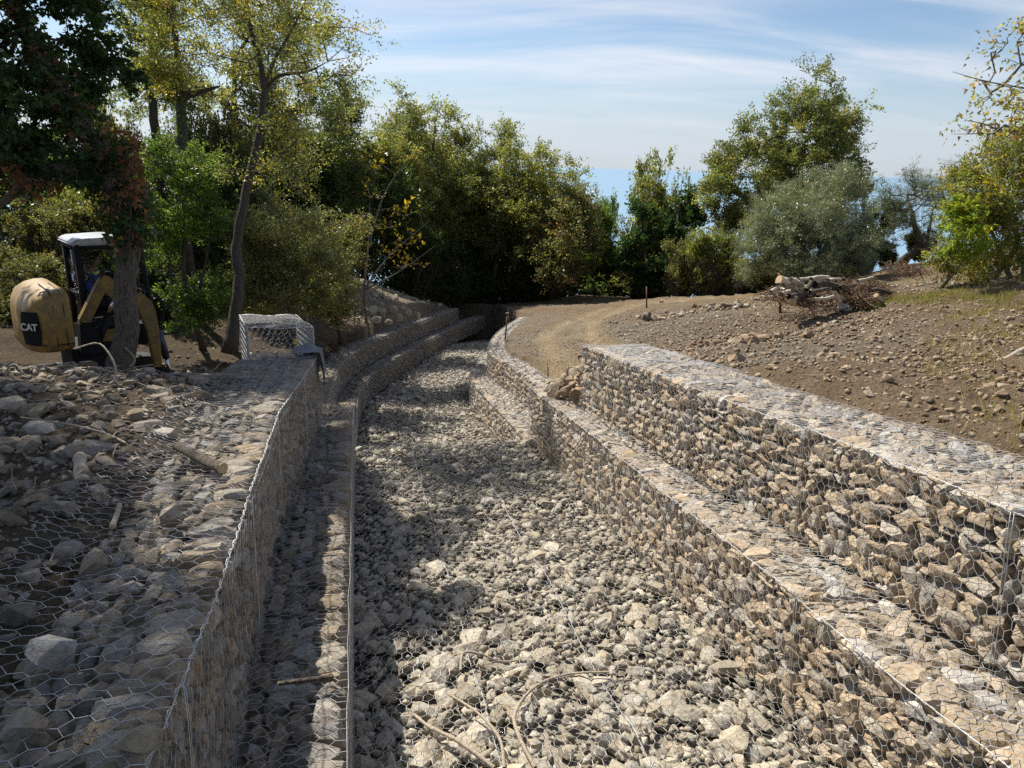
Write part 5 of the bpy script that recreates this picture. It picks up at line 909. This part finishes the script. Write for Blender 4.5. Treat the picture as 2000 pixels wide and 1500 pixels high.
# ------------------------------------------------------------------ logs, boulders and odds and ends
def log(name, label, cat, pts, rad, mat, group=None, k=9, seed=0, cut=True, rough=0.05, parent_loc=None):
    pts = smooth_path(pts, max(6, 3 * len(pts))); rad = np.interp(np.linspace(0, 1, len(pts)), np.linspace(0, 1, len(np.atleast_1d(rad))), np.atleast_1d(rad)) if np.ndim(rad) else np.full(len(pts), rad)
    root = thing(name, pts[0], label, cat, group); v, F = sweep(pts - pts[0], rad, k, seed, rough, caps=False); link('stem', mesh_np('stem', v, F, mat, smooth=True), root)
    if cut:
        for e, nx in ((0, 1), (-1, -2)):
            c = pts[e] - pts[0]; d_ = unit(pts[e] - pts[nx]); q, F = sweep([c - d_ * 0.004, c + d_ * 0.002, c + d_ * 0.004], [rad[e] * 0.97, rad[e] * 0.95, rad[e] * 0.8], k, seed); link('cut_end', mesh_np('cut_end', q, F, CUTW), root)
    return root
PD = ray_ground(1620, 600) - 0.3; PALEW0 = plain_mat('pale_wood', (0.60, 0.53, 0.43), 0.85, 0, 0.35, 9, 0.5, stretch=(5, 5, 1))
pile = [((1521, 548), (1545, 556), (1569, 566), 11, 'thick pale stump lying at the left end of the log pile', 0.2), ((1543, 546), (1556, 550), (1568, 555), 6, 'pale log sloping down on the left of the log pile', 0.0), ((1560, 547), (1572, 545), (1586, 543), 4, 'short pale log along the top of the log pile', 0.1), ((1584, 545), (1600, 542), (1619, 542), 5, 'long white log lying on top of the log pile', 0.1), ((1620, 547), (1632, 545), (1643, 546), 3, 'thin pale branch on top, middle of the log pile', 0.2), ((1675, 549), (1690, 546), (1705, 542), 3.5, 'pale split branch on top at the right of the log pile', 0.0),
        ((1526, 574), (1535, 571), (1543, 568), 4, 'short pale log low in the left of the pile', -0.3), ((1506, 570), (1516, 564), (1523, 572), 4, 'bent pale branch left of the tall stake', -0.2), ((1582, 571), (1600, 567), (1618, 563), 4, 'brown branch across the middle of the pile', -0.3), ((1590, 584), (1612, 583), (1634, 576), 3, 'curved thin branch low in front of the pile', -0.5), ((1574, 567), (1580, 558), (1585, 550), 5, 'leaning brown log in the middle of the pile', -0.1), ((1630, 571), (1637, 580), (1641, 590), 4, 'pale root sticking down in front of the root ball', -0.6), ((1711, 577), (1717, 583), (1724, 589), 5, 'short pale log end at the right foot of the pile', -0.4), ((1590, 556), (1612, 556), (1640, 562), 9, 'thick brown trunk buried in the log pile', 0.3), ((1540, 580), (1565, 578), (1590, 575), 7, 'dark log low at the left of the pile', 0.0), ((1640, 566), (1670, 560), (1700, 562), 8, 'dark trunk under the brush at the right of the pile', 0.4), ((1690, 572), (1712, 566), (1738, 572), 5, 'dark branch at the right end of the pile', 0.0), ((1769, 578), (1780, 577), (1789, 575), 3, 'pale stick lying on the grass right of the pile', 0.6)]
for i, (a, b, c, r, lab, dz) in enumerate(pile):
    d0 = PD + dz - 0.75; k_ = d0 / FPX; log('log', lab, 'log', [at(*a, d0), at(*b, d0 + 0.1), at(*c, d0 + 0.25)], np.array([1.0, 0.95, 0.8]) * r * 1.0 * k_, PALEW0 if 'pale' in lab or 'white' in lab or 'curved' in lab else BARK, 'logs in the log pile', seed=i, cut=('stump' in lab or 'end' in lab), rough=0.12)
PALEW = plain_mat('bleached_wood', (0.62, 0.56, 0.47), 0.85, 0, 0.35, 9, 0.5, stretch=(5, 5, 1)); _R = np.random.default_rng(77)
_xs = np.sort(_R.uniform(1510, 1642, 26)); _ords = [a + b for a in ('', 'twenty-') for b in ('first', 'second', 'third', 'fourth', 'fifth', 'sixth', 'seventh', 'eighth', 'ninth')]; _ORD = _ords[:9] + ['tenth', 'eleventh', 'twelfth', 'thirteenth', 'fourteenth', 'fifteenth', 'sixteenth', 'seventeenth', 'eighteenth', 'nineteenth', 'twentieth'] + _ords[9:]
for i in range(26):
    px = _xs[i]; pale_ = _R.random() < 0.7; py = _R.uniform(547, 586); ln = _R.uniform(9, 26); an = _R.normal() * 0.45; dx_, dy_ = ln * math.cos(an), ln * math.sin(an) * 0.6; d0 = PD - 0.95 + _R.uniform(-0.1, 0.5); k_ = d0 / FPX
    log('log', f"thin {'pale' if pale_ else 'brown'} branch, {_ORD[i]} from the left of those tangled in the log pile", 'log', [at(px - dx_ / 2, py - dy_ / 2, d0), at(px, py + _R.normal() * 1.5, d0 + 0.05), at(px + dx_ / 2, py + dy_ / 2, d0 + _R.uniform(-0.1, 0.2))], np.array([1.0, 0.9, 0.6]) * _R.uniform(1.4, 3.6) * k_, PALEW if pale_ else BARK, 'tangled branches of the log pile', 6, 200 + i, False, 0.12)
log('stump', 'short sawn stump block with orange cut face below the pile', 'stump', [at(1548, 590, PD - 0.9), at(1556, 584, PD - 0.7), at(1564, 582, PD - 0.4)], 7.5 * PD / FPX, BARK, None, 10, 40)
def brush():
    R = np.random.default_rng(11); p0, p1, r0 = [], [], []
    for cx, cy, rx, ry, n, dz, out in ((1590, 576, 70, 12, 260, 0.4, 0), (1685, 566, 50, 18, 800, 0.2, 0), (1668, 578, 22, 14, 500, -0.4, 1), (1730, 580, 22, 9, 200, 0.2, 0), (1525, 580, 34, 9, 120, 0.2, 0), (1570, 588, 60, 6, 160, -0.2, 0), (1770, 528, 50, 14, 420, 6.5, 0)):
        c, rr = lobe(cx, cy, rx, ry, PD + dz, 0.7); q = unit(R.normal(size=(n, 3))) * R.random((n, 1)) ** 0.45; b = c + q * np.array(rr); b[:, 2] = np.maximum(b[:, 2], c[2] - rr[2] * 0.9)
        d_ = unit(R.normal(size=(n, 3)) * [1.6, 1.0, 0.5] + (q * 1.5 if out else 0)); L = R.uniform(0.08, 0.32, n)[:, None]; m = b + d_ * L * 0.5 + R.normal(size=(n, 3)) * 0.03; p0 += [b, m]; p1 += [m, b + d_ * L + R.normal(size=(n, 3)) * 0.05]; r = R.uniform(0.005, 0.016, n); r0 += [r, r * 0.8]
    v, F = tubes(np.concatenate(p0), np.concatenate(p1), np.concatenate(r0), np.concatenate(r0) * 0.7, 3); m = plain_mat('dry_brush', (0.24, 0.155, 0.095), 0.9, 0, 0.5, 3); tag(link('brushwood', mesh_np('brushwood', v, F, m)), 'tangle of dry brown twigs and roots in the log pile', 'brushwood', kind='stuff')
brush()
SACK = plain_mat('white_sack', (0.62, 0.64, 0.62), 0.7, 0, 0.2, 10, 0.3)
def lump(name, c, r, mat, seed, parent):
    bm = bmesh.new(); bmesh.ops.create_icosphere(bm, subdivisions=3, radius=1.0); vv = np.array([x.co[:] for x in bm.verts]); ff = np.array([[x.index for x in f.verts] for f in bm.faces]); bm.free()
    k = 1 + 0.5 * fbm(vv[:, 0] * 2.2 + seed, vv[:, 1] * 2.2 + vv[:, 2] * 1.7, 3); vv = vv * k[:, None] * np.array(r); vv[:, 2] = np.maximum(vv[:, 2], -0.35 * r[2]); return link(name, mesh_np(name, vv + np.array(c), ff, mat, smooth=True), parent)
sd = ray_ground(1650, 607); sp = at(1650, 606, sd); k_ = sd / FPX; sk = thing('sack', sp, 'white plastic sack lying on the field before the brush', 'sack'); lump('sack_body', (0, 0, 0.05), (13 * k_, 0.2, 10 * k_), SACK, 1, sk); lump('sack_neck', (18 * k_, 0.05, 0.02), (11 * k_, 0.14, 5 * k_), SACK, 5, sk)
# boulders at the foot of the mound
def boulder(px, py, rx, ry, depth, label, col, seed, group=None, cat='boulder', tilt=0.2):
    c = at(px, py, depth); k_ = depth / FPX; R = np.random.default_rng(seed); tv, tf = hull_template(R, 3.4, 20, 0.75); A = rotm(np.eye(3)[None], np.array([[tilt]]))[0]; v = (tv * np.array([rx * k_, (rx + ry) * 0.5 * k_, ry * k_])) @ A.T
    me = mesh_np('boulder', v, tf, ROCK, smooth=True); me.set_sharp_from_angle(angle=math.radians(24)); o = link('boulder', me, None, tuple(c)); o.color = (*col, 1); return tag(o, label, cat, group)
bd = [(726, 607, 12, 12, 'first'), (747, 612, 11, 10, 'second'), (768, 605, 10, 9, 'third'), (779, 619, 9, 9, 'fourth'), (798, 611, 8, 8, 'fifth'), (815, 617, 7, 7, 'sixth'), (735, 625, 10, 7, None), (758, 628, 9, 6, None), (788, 600, 8, 6, None)]
lb = {6: 'pale boulder low in front of the first boulders by the mound', 7: 'small pale boulder touching the top of the far left wall', 8: 'pale boulder perched above the others on the mound'}
for i, (px, py, rx, ry, o_) in enumerate(bd): boulder(px, py, rx, ry, min(27.5, ray_ground(px, py + ry) + 0.1), (f'pale boulder, {o_} from the left in the row below the mound' if o_ else lb[i]), (0.42, 0.37, 0.30), 300 + i, 'boulders below the mound')
for i, (px, py, rx, ry, col, lab) in enumerate([(22, 790, 34, 14, (0.42, 0.36, 0.28), 'long pale stone slab at the left edge of the rubble'), (72, 802, 28, 14, (0.38, 0.32, 0.24), 'tilted brown slab beside the long pale slab'), (60, 868, 24, 17, (0.30, 0.26, 0.21), 'large dark stone left of the thick log piece'), (333, 1003, 27, 16, (0.36, 0.32, 0.26), 'squarish stone lying on the netting of the upper left tier'), (100, 1272, 46, 36, (0.36, 0.35, 0.33), 'large grey boulder at the lower left'), (178, 1102, 34, 22, (0.33, 0.28, 0.22), 'big brown stone in the rubble above the grey boulder'), (60, 1130, 26, 14, (0.33, 0.28, 0.22), 'flat brown stone at the far left of the rubble'), (270, 1440, 44, 34, (0.32, 0.27, 0.20), 'large brown stone under the netting at the bottom left'), (40, 1420, 40, 30, (0.30, 0.27, 0.23), 'angular grey stone at the bottom left corner'), (520, 808, 14, 10, (0.36, 0.29, 0.20), 'brown stone balanced on the edge of the upper left tier')]):
    dd = ray_ground(px, py + ry * 0.6, 1.5) if px < 500 else 6.6; boulder(px, py, rx, ry, dd, lab, col, 340 + i, None, 'stone', 0.3)
for i, (a, b, rp, lab, mat) in enumerate([((152, 868), (162, 945), 12, 'thick pale log piece lying on the rubble bank', DEADW), ((234, 985), (219, 1030), 5, 'short pale stick upright in the rubble', DEADW), ((102, 988), (97, 1018), 5, 'small broken stick beside the rubble stones', DEADW), ((345, 870), (435, 915), 9, 'dark crooked root lying on the upper left netting', BARK), ((545, 1335), (650, 1322), 5, 'brown stick lying on the narrow lower left tier', BARK)]):
    d1 = ray_ground(*a, 1.5) - 0.05; d2 = ray_ground(*b, 1.5) - 0.05
    if i == 4: d1, d2 = 3.55, 3.6
    m = ((a[0] + b[0]) / 2 + (6 if i == 3 else 1), (a[1] + b[1]) / 2 + (6 if i == 3 else 0)); log('log_piece', lab, 'log', [at(*a, d1), at(*m, (d1 + d2) / 2 - 0.03), at(*b, d2)], rp * d1 / FPX * np.array([0.85, 1.0, 1.1]), mat, 'wood scraps on the left bank', seed=60 + i, rough=0.07)
def bedpt(px, py, up=0.09):
    s, t = onv(px, py, VF1 + up); return P(s, t, VF1 + up)
for i, (pp, r, lab) in enumerate([([(1045, 1500), (1015, 1440), (1005, 1395), (1040, 1345), (1100, 1318), (1190, 1312)], 0.014, 'long curved bare branch arching over the bed stones'), ([(985, 1500), (975, 1440), (930, 1390), (875, 1355)], 0.012, 'thin bare branch beside the curved one on the bed'), ([(965, 1500), (900, 1450), (840, 1420), (808, 1395)], 0.016, 'brown straight branch nearest the left tier on the bed'), ([(900, 1310), (905, 1275), (940, 1278), (975, 1292), (1010, 1290)], 0.012, 'small hooked root among the bed stones')]):
    pts = [bedpt(x, y, 0.10 + 0.05 * math.sin(j * 1.3)) for j, (x, y) in enumerate(pp)]; log('branch', lab, 'branch', pts, np.array([1.1, 0.9, 0.6]) * r, DEADW, 'bare branches on the bed', 7, 80 + i, False, 0.1)
for i, (a, b, rp, lab) in enumerate([((1740, 722), (1795, 708), 3, 'thin stick lying on the field'), ((1958, 706), (2000, 682), 6, 'pale orange pole at the right edge of the field'), ((1290, 590), (1330, 562), 3, 'pale branch on the spoil beside the track')]):
    log('stick', lab, 'stick', [at(*a, ray_ground(*a) - 0.08), at((a[0] + b[0]) / 2, (a[1] + b[1]) / 2, (ray_ground(*a) + ray_ground(*b)) / 2 - 0.1), at(*b, ray_ground(*b) - 0.08)], rp * ray_ground(*a) / FPX, DEADW, 'sticks on the field', 7, 90 + i)
# dry twigs standing in front of the excavator
for i, (pp, lab) in enumerate([([(150, 680), (190, 670), (212, 690), (226, 720), (222, 745)], 'bare looping twig in front of the ivy-clad trunk'), ([(243, 678), (258, 692), (264, 705), (254, 716)], 'short bare twig beside the foot of the trunk'), ([(8, 760), (14, 722), (30, 712), (45, 730)], 'dry twig loop at the left edge of the rubble'), ([(40, 815), (130, 828), (200, 845), (245, 866)], 'pale straight stem lying across the rubble')]):
    dd = min(9.4, ray_ground(pp[-1][0], min(pp[-1][1] + 10, 860), 1.5)) - 0.05; log('twig', lab, 'twig', [at(x, y, dd - 0.03 * j) for j, (x, y) in enumerate(pp)], np.array([0.006, 0.009, 0.012]), DEADW, 'dry twigs on the left bank', 5, 120 + i, False, 0.1)
def litter():
    R = np.random.default_rng(21); n = 520; s = R.uniform(1.5, 11, n); t = R.uniform(-8, -1.2, n); s2, t2 = R.uniform(3, 22, 260), R.uniform(4.8, 13, 260); s = np.r_[s, s2]; t = np.r_[t, t2]; p = P(s, t, ground_v(s, t) + 0.035); k = in_view(p); p = p[k]; n = len(p); d_ = unit(R.normal(size=(n, 3)) * [1, 1, 0.18]); L = R.uniform(0.06, 0.35, n)[:, None]; m = p + d_ * L * 0.5 + R.normal(size=(n, 3)) * 0.015; r = R.uniform(0.002, 0.006, n)
    v, F = tubes(np.concatenate([p, m]), np.concatenate([m, p + d_ * L]), np.r_[r, r], np.r_[r, r * 0.6], 4); tag(link('twig_litter', mesh_np('twig_litter', v, F, DEADW), ground), kind='stuff')
litter()
